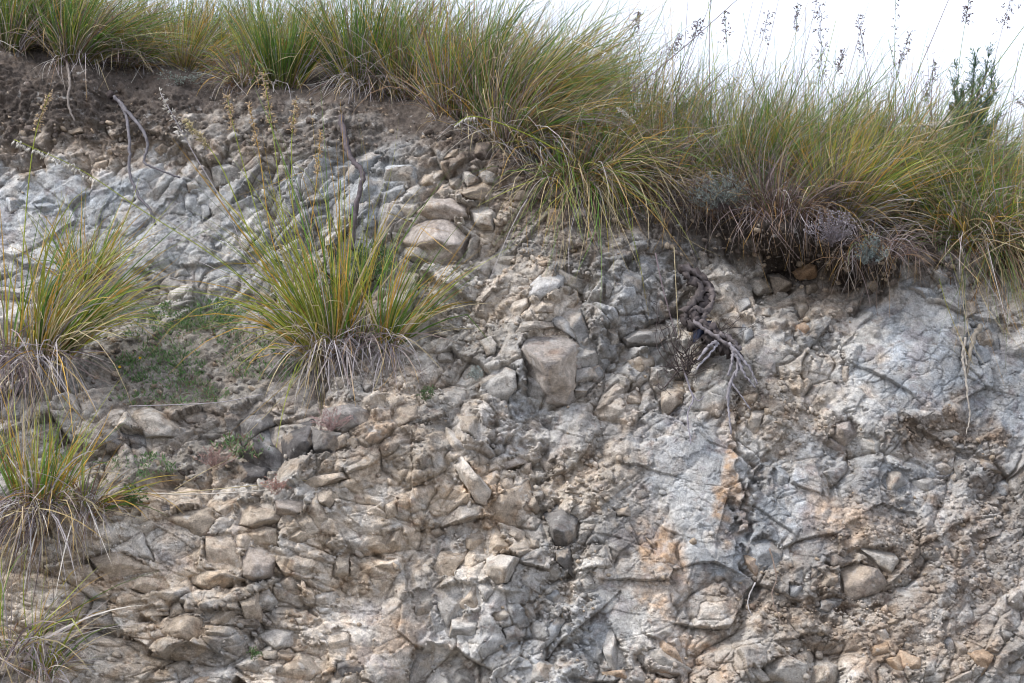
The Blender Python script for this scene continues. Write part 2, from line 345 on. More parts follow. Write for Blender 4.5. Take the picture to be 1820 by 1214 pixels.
seams = sum(f_.result() for f_ in [POOL.submit(seam, *q_) for q_ in SEAMS])
det = det + seams*(1-.7*m_soil)
hill = sstep(10, -40, ww-crest_py)
det = det*(1-.5*hill)*(1-.45*steep)

# ------------------------------------------------------------------ colour of the rock itself; shade painted into the overhang soil
def mixc(c, col, m): return c*(1-m[..., None]) + np.asarray(col, F)*m[..., None]
GREY = (.385, .363, .332); BLUE = (.36, .385, .41); PALE = (.53, .505, .465); TAN = (.425, .345, .262); OCH = (.47, .305, .18); SOIL = (.100, .082, .070); DARK = (.19, .18, .172); PURP = (.24, .215, .22)
def cellmix(hid, k): return u01(hid, k)
c = np.zeros(uu.shape+(3,), F)+np.asarray(GREY, F)
r2 = cellmix(i2, 7); r3 = cellmix(i3, 7)
tanf = blob([(360,1030,420,230,0,1.),(720,870,200,160,0,1.),(640,1150,160,100,0,.9),(850,1000,160,120,0,.6),(1000,640,160,170,0,.35),(1230,540,140,80,0,.55),(1520,1100,250,100,0,.6),(1400,720,100,60,0,.55),(800,420,120,80,0,.5),(1100,830,140,90,0,.55),(250,270,300,40,0,.8),(1450,520,120,50,0,.7),(880,300,120,60,0,.7),(1010,400,120,60,0,.6),(1790,540,60,60,0,.8)], .6, 40)
bluef = blob([(1640,630,150,120,10,.9),(1220,820,90,130,-10,.6),(1280,960,80,100,0,.7),(110,400,230,110,0,.75),(350,380,170,120,0,.6),(640,340,90,90,0,.6),(1420,880,80,80,0,.7),(1790,700,80,120,0,.8),(920,660,60,60,0,.2),(1640,880,160,70,0,.7),(1730,1000,120,100,0,.6),(830,1120,150,80,0,.35),(990,1150,90,80,0,.5),(920,760,120,40,0,.5),(1130,560,90,120,0,.4)], .6, 40)
ochf = blob([(1175,1010,40,100,-15,.9),(1295,880,18,80,5,.9),(1235,1150,70,40,20,.7),(1490,930,60,55,0,.55),(1560,1150,90,45,0,.7),(715,1120,35,50,0,.5),(1210,1190,100,35,0,.6),(850,860,35,25,0,.7),(680,770,40,30,0,.6),(1110,1000,40,40,0,.35),(1290,770,30,50,0,.45),(1740,1170,60,40,0,.5),(1300,1060,60,30,0,.4)], .6, 30)
palef = blob([(60,430,130,60,0,.35),(1680,560,80,50,0,.3),(1530,600,40,35,0,.8),(1160,1090,70,70,20,.7),(1300,700,80,80,0,.35),(650,1110,60,50,0,.5),(1230,900,60,80,0,.35),(840,1060,80,50,0,.35),(250,950,60,40,0,.6),(480,870,120,15,0,.6),(1650,1080,60,40,0,.4)], .6, 30)
darkf = blob([(1720,850,130,40,0,.4),(1760,950,90,60,0,.4),(330,750,200,60,0,.55),(560,780,140,40,0,.45),(1460,1080,120,40,0,.35),(500,720,90,30,0,.4),(1660,770,80,30,0,.55)], .6, 40)
c = mixc(c, TAN, np.clip(tanf*(.62+.6*n_mid)+.25*(r2 > .72)+.12*n_big, 0, .92))
c = mixc(c, BLUE, np.clip(bluef*(.8+.5*n_mid)+.2*(r2 < .2), 0, .9))
c = mixc(c, PALE, np.clip(palef+.25*(r3 > .85)*(1-m_soil)*(1-.6*tanf), 0, .85))
c = mixc(c, OCH, np.clip(ochf*(.35+.9*np.abs(n_mid)+.4*(r3 > .5))*.75+.30*(r3 < .07)*tanf, 0, .85))
c = mixc(c, PURP, np.clip(.55*sstep(.25, .6, fbm(s*7, t*7, 71, 3)), 0, .6)*m_slab)
c = mixc(c, DARK, np.clip(darkf*(.8+.6*n_mid), 0, .8))
# pale brown dust and clay filling the joints
blur = det.copy()
for _ in range(10):
    q_ = np.pad(blur, 2, mode='edge'); blur = (q_[:-4, 2:-2]+q_[4:, 2:-2]+q_[2:-2, :-4]+q_[2:-2, 4:]+blur)/5
clay = sstep(.001, .012, blur-det)*(.35+.65*sstep(-.3, .3, fbm(s*5+3, t*5, 88, 3)))
c = mixc(c, (.38, .315, .245), clay*.45*(1-.6*m_slab))
earthf = blob([(1690,775,120,40,5,1),(1650,1010,180,110,15,.9),(1450,1080,150,50,0,.8),(1760,900,80,80,0,.7),(1500,930,60,80,-10,.5),(1400,740,90,45,20,.6),(1560,1140,170,50,0,.75),(1750,1090,90,80,0,.6),(860,300,130,70,20,.7),(1010,400,120,50,0,.6),(160,250,260,40,0,.7),(1450,545,90,40,0,.6),(350,720,250,40,0,.5),(760,660,90,30,10,.4),(1110,720,60,60,0,.4)], .6, 45)
c = mixc(c, (.235, .185, .143), np.clip(earthf*(.75+.7*n_mid), 0, .9))
tone = fbm(s*3.1+11, t*3.1, 73, 3)
c = c*(1+.34*(r3-.5)+.28*(r2-.5)+.12*n_fin+.22*tone)[..., None].astype(F)
soilc = np.asarray(SOIL, F)*(1+.35*n_mid+.25*(cellmix(i4, 8)-.5))[..., None].astype(F)
soilc = soilc*(1-.5*blob([(1420,440,200,75,8,1)]))[..., None]  # overhang shadow painted in: soil darkened around the lip and recess
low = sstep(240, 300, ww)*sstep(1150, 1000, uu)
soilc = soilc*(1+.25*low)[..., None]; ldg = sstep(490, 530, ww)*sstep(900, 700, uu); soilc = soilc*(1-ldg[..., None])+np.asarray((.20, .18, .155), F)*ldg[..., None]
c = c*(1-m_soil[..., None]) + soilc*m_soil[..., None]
c = np.clip(c, .02, .8)
# ------------------------------------------------------------------ stones: outlines read off the bank
# each line: origin of a survey square, then stones: [pF] how far it stands out, [cX] its colour, then corner points
SURVEY = """
@600,400
BOULDER cR p.5 955,650 985,590 1075,530 1180,560 1245,620 1240,750 1235,860 1180,930 1110,920 1060,840 1010,740
p.4 740,810 790,770 870,730 930,760 935,850 900,895 820,890 760,850
p.35 985,725 1040,740 1080,800 1105,840 1080,890 1030,905 990,830
p.4 1245,750 1320,740 1335,790 1240,830
p.35 1235,860 1330,790 1325,840 1280,910 1230,920
p.3 1250,660 1340,590 1355,680 1330,735 1250,735
cB p.3 1175,350 1245,345 1270,420 1300,520 1310,580 1260,610 1215,520 1165,460
cB 1130,480 1170,455 1240,540 1245,600 1190,560 1125,520
p.5 1490,590 1570,540 1690,540 1710,590 1670,630 1510,630
cB 1020,270 1080,240 1170,290 1160,330 1060,390 1000,360
1150,230 1200,220 1260,280 1230,320 1170,300
880,440 905,400 990,375 1000,420 950,470 890,470
TANPLATE cT p.3 1520,710 1640,645 1630,720 1550,790
TANBLOCK cT p.5 1690,890 1740,830 1805,860 1790,930 1740,975 1690,965
1705,600 1755,600 1760,670 1720,660
p.4 745,600 800,575 835,630 820,680 780,690
cP p.4 320,140 340,90 400,65 500,170 510,190 380,180
cP 190,160 290,125 300,190 210,195
cP 230,110 280,65 310,90 260,130
p.3 560,960 640,930 720,980 780,1060 775,1130 720,1110 640,1060
cD p.4 0,940 70,925 150,960 200,1030 100,1050 10,1000
230,900 330,890 340,920 270,945
520,665 590,670 595,710 530,705
285,1020 300,940 400,930 410,1000 330,1060
250,330 330,250 420,260 400,320 300,370
180,430 210,395 250,430 240,480 190,480
1000,420 1060,390 1130,400 1120,450 1040,460
930,560 960,500 1040,500 1050,540 960,560
820,350 890,330 890,350 830,362
1400,540 1450,530 1470,600 1460,650 1420,640
1480,250 1540,280 1530,340 1470,330
1640,330 1700,400 1720,460 1680,480 1640,420
1650,40 1700,110 1690,160 1620,150
1730,470 1780,560 1740,570
cT 1520,890 1580,860 1570,930 1510,930
cT 0,1100 40,1080 45,1150 10,1165
cT 60,1120 90,1100 110,1140 80,1170
@600,0
p.35 cB 245,840 340,850 405,870 400,920 310,960 245,940
cB 240,980 340,950 350,1000 280,1045 245,1040
cB p.3 140,900 230,910 225,980 150,1050 70,1050
cB 0,830 150,790 240,810 150,900 60,910
320,1060 390,1030 410,1100 360,1150
cP p.45 690,1080 760,1040 820,1110 810,1200 740,1200 700,1150
cP p.5 650,900 690,890 740,940 680,980
cP p.5 740,860 830,910 840,960 780,970 735,920
cT p.45 635,1000 760,960 800,1000 740,1045 660,1040
800,990 870,1000 870,1035 800,1035
p.5 720,740 790,720 825,790 780,830 735,810
580,930 640,930 640,980 590,975
cT 430,900 490,910 490,960 430,960
cT 930,990 980,990 980,1040 930,1035
cT 1100,1060 1190,1070 1180,1150 1110,1130
cB 30,1060 80,1050 80,1130 40,1120
510,980 570,970 600,1000 540,1010
cT 590,780 630,770 620,820 590,820
@1200,400
cB p.3 310,370 390,375 395,420 330,460
cP 430,430 510,420 540,450 490,480 430,460
p.4 480,250 580,240 605,310 560,330 500,310
360,290 450,260 490,320 420,350
cO p.4 610,240 680,200 740,220 740,270 640,300
cT 680,310 740,290 740,350 700,360
cB 340,480 400,500 405,580 360,610
HOLEBLOCK cT p.4 1580,570 1660,530 1680,580 1650,620 1590,625
1450,540 1480,480 1530,490 1550,540 1500,590
cT 1490,450 1540,370 1580,400 1590,450 1520,480
cR p.45 840,1040 920,1010 960,1060 950,1110 890,1130 840,1090
cR 790,1130 830,1090 880,1130 860,1180 800,1170
cP 980,1150 1040,1090 1080,1130 1060,1190
cP p.25 1390,1080 1460,1060 1490,1090 1430,1110
cT 0,840 45,870 40,920 0,960
cT 360,910 440,850 440,900 380,950
380,1040 410,960 470,960 430,1080 390,1110
640,370 690,400 695,470 655,480
cO 650,520 700,500 705,570 660,580
865,520 900,530 900,580 870,590
cB 1170,280 1230,280 1240,320 1190,320
cB 1240,320 1360,330 1390,380 1300,370
1640,560 1680,540 1690,640 1650,650
cB 1560,640 1640,630 1650,700 1590,730
cT 880,700 905,740 900,820 880,810
120,170 160,130 180,200 150,220
cT 1000,290 1050,290 1050,340 1000,350
@1200,804
FOOTSTONE cP p.5 460,1130 520,1080 600,1060 690,1110 680,1150 580,1195 480,1180
cG p.45 720,1120 800,1095 880,1130 870,1204 700,1204
p.4 870,590 960,575 1060,610 1130,690 1060,730 960,760 880,720
LIDSTONE cP p.3 970,505 1020,495 1140,505 1170,560 1120,630 1060,590
790,540 840,520 900,570 830,590
cT 760,660 800,610 850,640 850,690 780,700
cB 760,780 860,740 890,760 800,830 750,820
OVAL cG p.35 1085,140 1130,95 1220,95 1235,140 1180,200 1110,190
cT 1100,870 1190,870 1180,890 1110,890
cP p.4 1045,930 1100,920 1115,945 1070,960
cB 1680,160 1720,145 1765,210 1720,225
1590,40 1640,20 1670,90 1610,90
1620,520 1640,460 1690,570 1640,580
1430,480 1480,530 1470,570 1440,540
1540,440 1700,400 1690,430 1560,470
cB 1405,980 1440,960 1460,1020 1420,1020
1460,980 1520,1000 1530,1050 1480,1060
cO p.4 1545,1060 1600,1020 1665,1060 1630,1120 1570,1110
cO 355,480 440,570 420,640 370,580
cB p.3 390,460 470,440 560,520 540,600 450,600
cB 600,690 660,700 650,760 600,750
1350,60 1400,40 1440,80 1380,90
1430,130 1470,100 1500,130 1460,150
cP 1240,150 1330,130 1400,160 1320,200 1250,190
1530,40 1570,50 1560,100 1520,90
1400,880 1460,870 1480,930 1410,940
cB 510,90 560,70 600,100 590,160 530,170
cO 1030,1010 1110,990 1120,1040 1050,1060
cO 1100,1080 1200,1060 1190,1130 1120,1140
cO 1230,1060 1300,1080 1280,1140 1220,1130
1740,1110 1820,1080 1820,1150 1760,1150
@600,804
KNOB cD p.8 1095,360 1180,300 1255,350 1250,440 1200,490 1130,470
cD p.5 1140,520 1215,490 1225,580 1190,610 1140,570
1100,600 1150,570 1170,630 1130,650
p.4 790,270 860,210 910,195 930,270 860,330 800,300
cT p.5 985,270 1030,230 1045,270 1020,310 990,300
CORNERBLOCK cP p.8 780,570 850,530 950,550 890,610 885,680 830,690 780,640
cT 640,480 700,390 760,440 770,520 690,510
cT 760,440 820,410 900,480 880,510 790,520
cG p.15 395,725 490,720 500,820 440,890 410,850
cG p.12 500,710 640,690 660,820 640,880 590,960 540,870
cT p.2 650,710 730,690 750,780 700,820 655,800
cG p.12 600,880 740,830 720,950 650,1000 590,970
cP 730,690 790,670 810,730 770,780
cP 810,850 870,825 895,850 840,890
cT p.5 1450,300 1530,290 1530,330 1460,330
cT p.5 1010,470 1050,460 1050,495 1010,495
1270,670 1330,620 1340,690 1290,710
cG p.3 1330,900 1380,840 1420,930 1500,1060 1510,1120 1450,1130 1400,1080
cO 1440,1140 1520,1130 1520,1180 1460,1180
860,920 930,900 960,960 890,1000
cG p.25 380,1130 410,1010 480,1050 490,1150 440,1204 380,1204
cG 580,1150 700,1120 710,1190 600,1204
cP p.3 940,1140 1080,1110 1160,1150 1100,1190 980,1190
cB 1100,920 1160,850 1190,870 1150,950 1110,980
cT 240,250 300,230 310,320 260,340
cP 0,290 80,270 80,310 20,330
cD 0,1100 90,1080 140,1140 0,1140
cT 470,420 530,390 560,420 500,450
cT p.3 230,440 330,400 350,460 280,520
cT p.15 490,590 550,500 620,490 650,560 600,640 520,640
LIGHTSLAB cP p.7 610,60 650,20 740,130 805,200 780,280 720,260 640,140
cP 600,-80 640,-60 660,20 600,0
cP p.3 1590,1040 1690,1020 1780,1090 1700,1110
cO 1620,960 1760,1010 1800,1090 1720,1060
cB 1090,760 1130,700 1180,760 1130,790
970,800 1010,780 1030,860 990,880
960,640 1010,640 1000,700 960,690
cR 880,30 930,10 960,60 900,80
1060,50 1130,30 1130,80 1080,80
960,60 1010,50 1000,110 950,100
1130,110 1180,90 1190,130 1140,140
850,150 900,120 920,180 880,190
40,1170 110,1150 120,1204 20,1204
@F
ROUNDTOP cR p.45 742,374 762,353 798,349 828,368 834,390 806,392 774,377
TOPBLOCK cR p.6 722,428 742,392 774,379 806,395 833,420 822,452 786,468 752,452
LEDGEBLOCK cK p.4 402,832 428,800 464,766 500,754 509,800 490,830 450,837
cK p.4 504,757 546,753 557,790 545,808 512,813
cD p.4 551,763 602,769 617,797 557,805
cK p.4 405,838 470,832 475,850 420,855
cT p.35 516,865 560,846 612,838 618,850 560,868
@0,804
cT p.2 1090,260 1200,240 1220,310 1190,340 1120,300
cT p.2 1230,260 1410,245 1430,350 1310,390 1230,370
cR p.25 1440,260 1580,240 1590,290 1500,370 1450,340
cT p.25 810,360 960,310 1080,290 1125,350 1070,430 980,440 890,400
cT p.4 1290,420 1380,385 1445,400 1445,480 1330,480
1215,440 1260,420 1310,450 1305,500 1220,490
cR p.4 1260,540 1300,495 1400,500 1430,560 1410,650 1330,670 1270,650
p.2 1070,440 1200,425 1215,490 1245,550 1255,620 1150,610 1070,560
cT p.5 1040,620 1180,615 1230,650 1090,710 1050,690
cT p.35 480,560 540,510 640,520 740,580 815,620 680,630 560,660
400,600 460,590 520,660 440,670
cT p.3 560,680 700,650 850,660 880,710 740,730
cT p.4 1250,780 1330,750 1345,840 1280,860
cP p.4 1340,740 1400,710 1440,770 1410,830 1350,810
870,800 930,780 960,830 890,860
740,830 800,800 840,850 760,860
cT p.35 820,900 960,850 1060,870 1080,950 980,990 900,960
cT p.25 1060,860 1120,830 1250,830 1260,890 1130,895
cP p.3 1370,960 1470,920 1560,940 1540,1000 1440,1030
1540,870 1620,850 1610,890 1560,900
cP 1660,810 1740,810 1720,840 1670,840
cP 1640,740 1740,730 1760,790 1650,790
p.4 1750,560 1820,520 1820,640 1740,650
cT p.4 1650,220 1720,190 1760,240 1720,290 1670,270
cT 1610,290 1650,230 1700,340 1650,370
1550,350 1600,300 1660,410 1610,430
1700,960 1760,920 1820,950 1820,1040 1730,1050
p.25 1440,1150 1560,1050 1690,1000 1710,1120 1600,1204 1450,1204
910,1110 960,1090 1000,1150 930,1190
cP 620,400 720,390 800,560 730,540
cP 500,330 700,330 640,350 540,350
cD 840,280 890,270 890,300 850,310
cT 1490,440 1560,400 1640,440 1540,480
440,870 560,850 600,900 500,910
cP 770,930 830,920 860,960 800,970
cO 1010,1190 1060,1180 1060,1214 1000,1214
1090,1190 1160,1180 1200,1214 1080,1214
1370,1040 1440,1030 1440,1080 1380,1080
@0,400
LEDGEROCK cG p.5 650,960 740,930 850,980 930,1070 900,1110 800,1110 720,1040
GREYHUMP cD p.5 1215,1060 1290,990 1400,980 1420,1050 1330,1110 1240,1110
1250,980 1340,910 1400,930 1390,970
cD p.4 640,1090 720,1080 770,1130 700,1160
cD 520,1070 600,1060 640,1120 560,1140
950,1000 1000,980 1070,990 1060,1030 980,1030
@0,0
cG p.35 1100,870 1190,845 1245,880 1245,940 1160,960 1110,910
1180,760 1240,740 1250,780 1190,790
cP p.5 1180,710 1220,680 1260,715 1200,735
1450,860 1510,850 1510,920 1460,910
970,950 1010,920 1040,970 980,985
cT p.5 800,770 850,745 880,770 830,800
cP 900,690 940,670 935,705
cT p.4 350,690 420,665 440,690 380,705
p.3 1030,1060 1080,1050 1100,1120 1060,1150
960,1010 1020,1000 1010,1080 970,1080
cB 0,1040 60,1020 120,1060 60,1110
cB 180,1070 240,1040 300,1080 240,1120
910,830 950,800 960,850 920,860
cT 480,850 560,830 560,870 490,880
cB 1730,860 1800,830 1820,900 1750,920
1310,760 1340,750 1340,800 1310,800
"""
NAMED = {
 'BOULDER': 'largest grey boulder bulging from the middle of the rock face',
 'KNOB': 'dark rounded stone sticking out proud, low in the crumbly middle gully',
 'TANBLOCK': 'tan squared block perched below the dark twiggy shrub, brown lower corner',
 'TOPBLOCK': 'big flat-faced tan block behind and above the small ledge tussock',
 'ROUNDTOP': 'smooth rounded tan boulder capping the flat-faced block under the crest',
 'FOOTSTONE': 'pale almond-shaped stone resting at the foot of the bank',
 'LEDGEBLOCK': 'dark grey slab with a white smear at the front edge of the ledge',
 'LEDGEROCK': 'weathered grey rock beside the hanging dry grass on the ledge',
 'GREYHUMP': 'dark lichen-grey hump directly behind the white-smeared ledge slab',
 'OVAL': 'flat oval grey stone set in the rubble below the big blue-grey slab',
 'LIDSTONE': 'thin pale slab lying like a lid over a dark wedge of layered rock',
}
SC = 620/1820
def hull2(p):
    p = sorted(map(tuple, p))
    def half(q):
        r = []
        for a in q:
            while len(r) > 1 and (r[-1][0]-r[-2][0])*(a[1]-r[-2][1])-(r[-1][1]-r[-2][1])*(a[0]-r[-2][0]) <= 0: r.pop()
            r.append(a)
        return r
    l = half(p); u = half(p[::-1]); return np.array(l[:-1]+u[:-1])
COLS = {'G': GREY, 'B': BLUE, 'P': PALE, 'T': TAN, 'O': OCH, 'D': DARK, 'K': (.098, .093, .094), 'R': (.31, .265, .24)}
stones = []      # (hull px, protrusion, colour code, name)
ox = oy = 0
for ln in SURVEY.strip().split('\n'):
    if ln == '@F': ox = oy = 0; sc_ = 1.; continue
    if ln[0] == '@': ox, oy = map(float, ln[1:].split(',')); sc_ = SC; continue
    pr, cc, nm, pl = .30, None, None, []
    for w in ln.split():
        if w[0] == 'p': pr = float(w[1:])
        elif w[0] == 'c': cc = w[1]
        elif w[0].isalpha(): nm = w
        else:
            a, b = w.split(','); pl.append((ox+float(a)*sc_, oy+float(b)*sc_))
    stones.append((hull2(pl), pr, cc, nm))
n_hand = len(stones)
# occupancy
def gi(px, py):
    i = np.clip(((np.asarray(px)+150)/2120*(NU-1)).round().astype(int), 0, NU-1)
    h = np.interp(px, hx, hy)
    j = np.clip(((np.asarray(py)-h)/(1310-h)*(NV-1)).round().astype(int), 0, NV-1)
    return j, i
def poly_dist(h, X, Y):
    d = np.full(X.shape, -1e9)
    for k in range(len(h)):
        a = h[k]; b = h[(k+1) % len(h)]; e = b-a; n = np.array([e[1], -e[0]])/(np.hypot(*e)+1e-9)
        d = np.maximum(d, (X-a[0])*n[0]+(Y-a[1])*n[1])
    return d
occ = np.zeros(uu.shape, bool)
def window(h, pad):
    j0, i0 = gi(h[:, 0].min()-pad, h[:, 1].min()-pad-3); j1, i1 = gi(h[:, 0].max()+pad, h[:, 1].max()+pad+3)
    ja, _ = gi(h[:, 0].max()+pad, h[:, 1].min()-pad-3); jb, _ = gi(h[:, 0].min()-pad, h[:, 1].max()+pad+3)
    return slice(max(min(j0, ja)-2, 0), max(j1, jb)+3), slice(max(i0-1, 0), i1+2)
for h, pr, cc, nm in stones:
    w = window(h, 4); occ[w] |= poly_dist(h, uu[w], ww[w]) < 3
tries = 0
N_STONE = 300 + len(NAMED)
while len(stones) < N_STONE and tries < 20000:
    tries += 1
    px = rng.uniform(-20, 1840); py = rng.uniform(150, 1230)
    j, i = gi(px, py)
    if m_soil[j, i] > .35 or rng.random() > 1.02-.85*m_slab[j, i]: continue
    rad = 10*(1-rng.random()*.93)**-.42
    rad = min(rad, 30)
    bed = m_bed[j, i] > .5
    ang = R(rng.normal(0, 10)) if bed else R(rng.normal(55, 25))
    el = rng.uniform(1.1, 1.8); n = rng.integers(5, 8)
    n = int(rng.integers(4, 7)); th = np.sort(rng.uniform(0, 6.283, n)); rr = rad*rng.uniform(.8, 1.15, n)
    q = np.stack([np.cos(th)*rr*el**.5, np.sin(th)*rr/el**.5], -1)
    ca, sa = math.cos(ang), math.sin(ang)
    h = hull2(np.stack([px+q[:, 0]*ca-q[:, 1]*sa, py+q[:, 0]*sa+q[:, 1]*ca], -1))
    if len(h) < 4: continue
    if np.ptp(h[:, 0]) < 12 or np.ptp(h[:, 1]) < 10: continue
    w = window(h, 4); m = poly_dist(h, uu[w], ww[w]) < 2
    if (occ[w] & m).any(): continue
    occ[w] |= m; stones.append((h, rng.uniform(.10, .30), None, None))

ICO = {}
def ico(k):
    if k not in ICO:
        bm = bmesh.new(); bmesh.ops.create_icosphere(bm, subdivisions=k, radius=1.0)
        bm.verts.ensure_lookup_table()
        v = np.array([x.co[:] for x in bm.verts]); f = np.array([[x.index for x in q.verts] for q in bm.faces]); bm.free()
        ICO[k] = (v, f)
    return ICO[k]
def vnoise3(p, seed):
    return .6*noise(p[:, 0]+p[:, 1]*.7, p[:, 2]-p[:, 1]*.5, seed)+.4*noise(p[:, 1]*1.3+p[:, 0]*.4+9, p[:, 2]*1.1, seed+3)
def rock_shape(h2, T, front, sub, rg):
    """h2: outline (m) in x,z about its centre; front: stand-out; T: depth behind. planes cut from a block -> angular rock"""
    pl = []
    n = len(h2); ctr = h2.mean(0)
    for k in range(n):
        a = h2[k]; b = h2[(k+1) % n]; e = b-a; nn = np.array([e[1], -e[0]])/(np.hypot(*e)+1e-9)
        if nn@(a-ctr) < 0: nn = -nn
        al = R(rg.uniform(0, 26) if rg.random() < .7 else rg.uniform(26, 55)); N3 = np.array([nn[0]*math.cos(al), -math.sin(al), nn[1]*math.cos(al)])
        pl.append((N3, N3@np.array([a[0], 0, a[1]])))
    size = np.sqrt(np.ptp(h2[:, 0])*np.ptp(h2[:, 1]))
    zz = rg.uniform(.35, 1.2); spl = rg.uniform(-.25, .35)*np.ptp(h2[:, 1])*.5
    for N3, pt in ((np.array([rg.normal(-.15, .35), -1., zz]), (ctr[0], -front, ctr[1]+spl)), (np.array([rg.normal(.15, .4), -1., rg.uniform(-1.0, -.15)]), (ctr[0], -front, ctr[1]+spl))):
        N3 = N3/np.linalg.norm(N3); pl.append((N3, N3@np.array(pt)))
    for k in range(rg.integers(3, 6) if sub == 4 else rg.integers(1, 4)):
        th = rg.uniform(0, 6.283); tl = rg.uniform(.6, 1.6)
        N3 = np.array([math.cos(th)*tl, -1., math.sin(th)*tl]); N3 /= np.linalg.norm(N3)
        pl.append((N3, N3@np.array([ctr[0], -front, ctr[1]])+rg.uniform(-.15, .2)*front*.6))
    pl.append((np.array([0, 1., 0]), T))
    bm = bmesh.new(); bmesh.ops.create_cube(bm, size=1.0)
    ext = max(np.ptp(h2[:, 0]), np.ptp(h2[:, 1]), T+front)*2.6
    for v in bm.verts: v.co = Vector((v.co.x*ext+ctr[0], v.co.y*ext, v.co.z*ext+ctr[1]))
    for N3, D in pl:
        r = bmesh.ops.bisect_plane(bm, geom=bm.verts[:]+bm.edges[:]+bm.faces[:], dist=1e-6, plane_co=Vector(N3*D), plane_no=Vector(N3), clear_outer=True)
        ed = [g for g in r['geom_cut'] if isinstance(g, bmesh.types.BMEdge)]
        if len(ed) > 2: bmesh.ops.edgeloop_fill(bm, edges=ed)
    bmesh.ops.remove_doubles(bm, verts=bm.verts[:], dist=size*.02)
    bmesh.ops.triangulate(bm, faces=bm.faces[:])
    target = {4: .075, 3: .13, 2: .26}[sub]*size
    for it in range(4):
        lg = [e for e in bm.edges if e.calc_length() > target*1.5]
        if not lg or len(bm.faces) > 4200: break
        bmesh.ops.subdivide_edges(bm, edges=lg, cuts=1, use_grid_fill=True)
        bmesh.ops.triangulate(bm, faces=bm.faces[:])
    bm.verts.ensure_lookup_table(); bm.verts.index_update()
    p = np.array([v.co[:] for v in bm.verts]); f = np.array([[v.index for v in q.verts] for q in bm.faces]); bm.free()
    dist = np.stack([np.abs(p@N3-D) for N3, D in pl], -1); fid = dist.argmin(1)
    off = rg.uniform(0, 90, 3)
    d = p-np.array([ctr[0], T*.3, ctr[1]]); d /= np.linalg.norm(d, axis=1)[:, None]+1e-9
    # worn edges: points near two planes at once are pulled in a little
    ds = np.sort(dist, 1); edge = np.exp(-(ds[:, 1]/(size*.045))**2)
    nz = vnoise3(p/size*6.5+off, 8)*.008 + vnoise3(p/size*14+off, 9)*.009
    nz += -.045*sstep(.18, .26, vnoise3(p/size*2.6+off+3, 15)) - edge*(.0+.014*np.clip(vnoise3(p/size*5+off, 19), 0, 1))
    return p + d*(nz*size)[:, None], f, fid
det2 = det.copy()
STONE_MESH = []
PXM = 36/LENS/PW
for k, (h, pr, cc, nm) in enumerate(stones):
    rg = np.random.default_rng(1000+k)
    cpx, cpy = h.mean(0)
    w = window(h, 10)
    d = poly_dist(h, uu[w], ww[w])
    ring = np.abs(d) < 7
    lvl = float(np.median(det[w][ring])) if ring.any() else 0.
    Yc = float(macro(cpx, cpy)) - lvl
    c0 = at(cpx, cpy, Yc); loc = at(h[:, 0], h[:, 1], np.full(len(h), Yc)) - c0
    h2 = loc[:, [0, 2]]
    a2 = .5*abs(np.sum(h2[:, 0]*np.roll(h2[:, 1], -1)-h2[:, 1]*np.roll(h2[:, 0], -1)))
    sz = math.sqrt(a2); szp = sz/PXM/7.4
    slx = float((macro(cpx+20, cpy)-macro(cpx-20, cpy))/(40*PXM*7.4)); slz = float((macro(cpx, cpy-20)-macro(cpx, cpy+20))/(40*PXM*7.4))
    slx = np.clip(slx, -.25, .25); slz = np.clip(slz, -.4, .9)
    sub = 4 if szp > 62 else (3 if szp > 24 else 2)
    p, f, fid = rock_shape(h2, sz*.55+.02, sz*pr*(1.15 if pr >= .4 else .9), sub, rg)
    p[:, 1] += slx*p[:, 0] + slz*p[:, 2]
    # bed the stone in a recess with an open joint
    m = sstep(5, -1, d+2*n_fin[w]*2)
    det2[w] = det2[w]*(1-m) + np.minimum(det2[w], lvl-.012-.10*sz)*m
    j, i = gi(cpx, cpy)
    base = np.asarray(COLS[cc], F)*rg.uniform(.86, 1.1) if cc else np.median(c[w].reshape(-1, 3), 0)*rg.uniform(.85, 1.15)
    kb = .9 if cc in ('D', 'K') else .55
    base = kb*base+(1-kb)*np.median(c[w].reshape(-1, 3), 0)
    ft = rg.uniform(.76, 1.18, 24)[fid]; col = base[None]*ft[:, None]
    och = (rg.random(24) < .2)[fid]
    col = np.where(och[:, None], col*.55+np.asarray(TAN)*.45*.95, col)
    col = col*(1+.16*vnoise3((p+c0)*28, 77))[:, None]
    if nm == 'LEDGEBLOCK':
        sm = sstep(.1, .5, vnoise3(p*9+4, 91)+.25*(1-np.abs(p[:, 0]-.08)/.06))*.6
        col = col*(1-sm[:, None])+np.array([.55, .55, .54])*sm[:, None]
    STONE_MESH.append((nm, c0, p, f, col))
det = det2

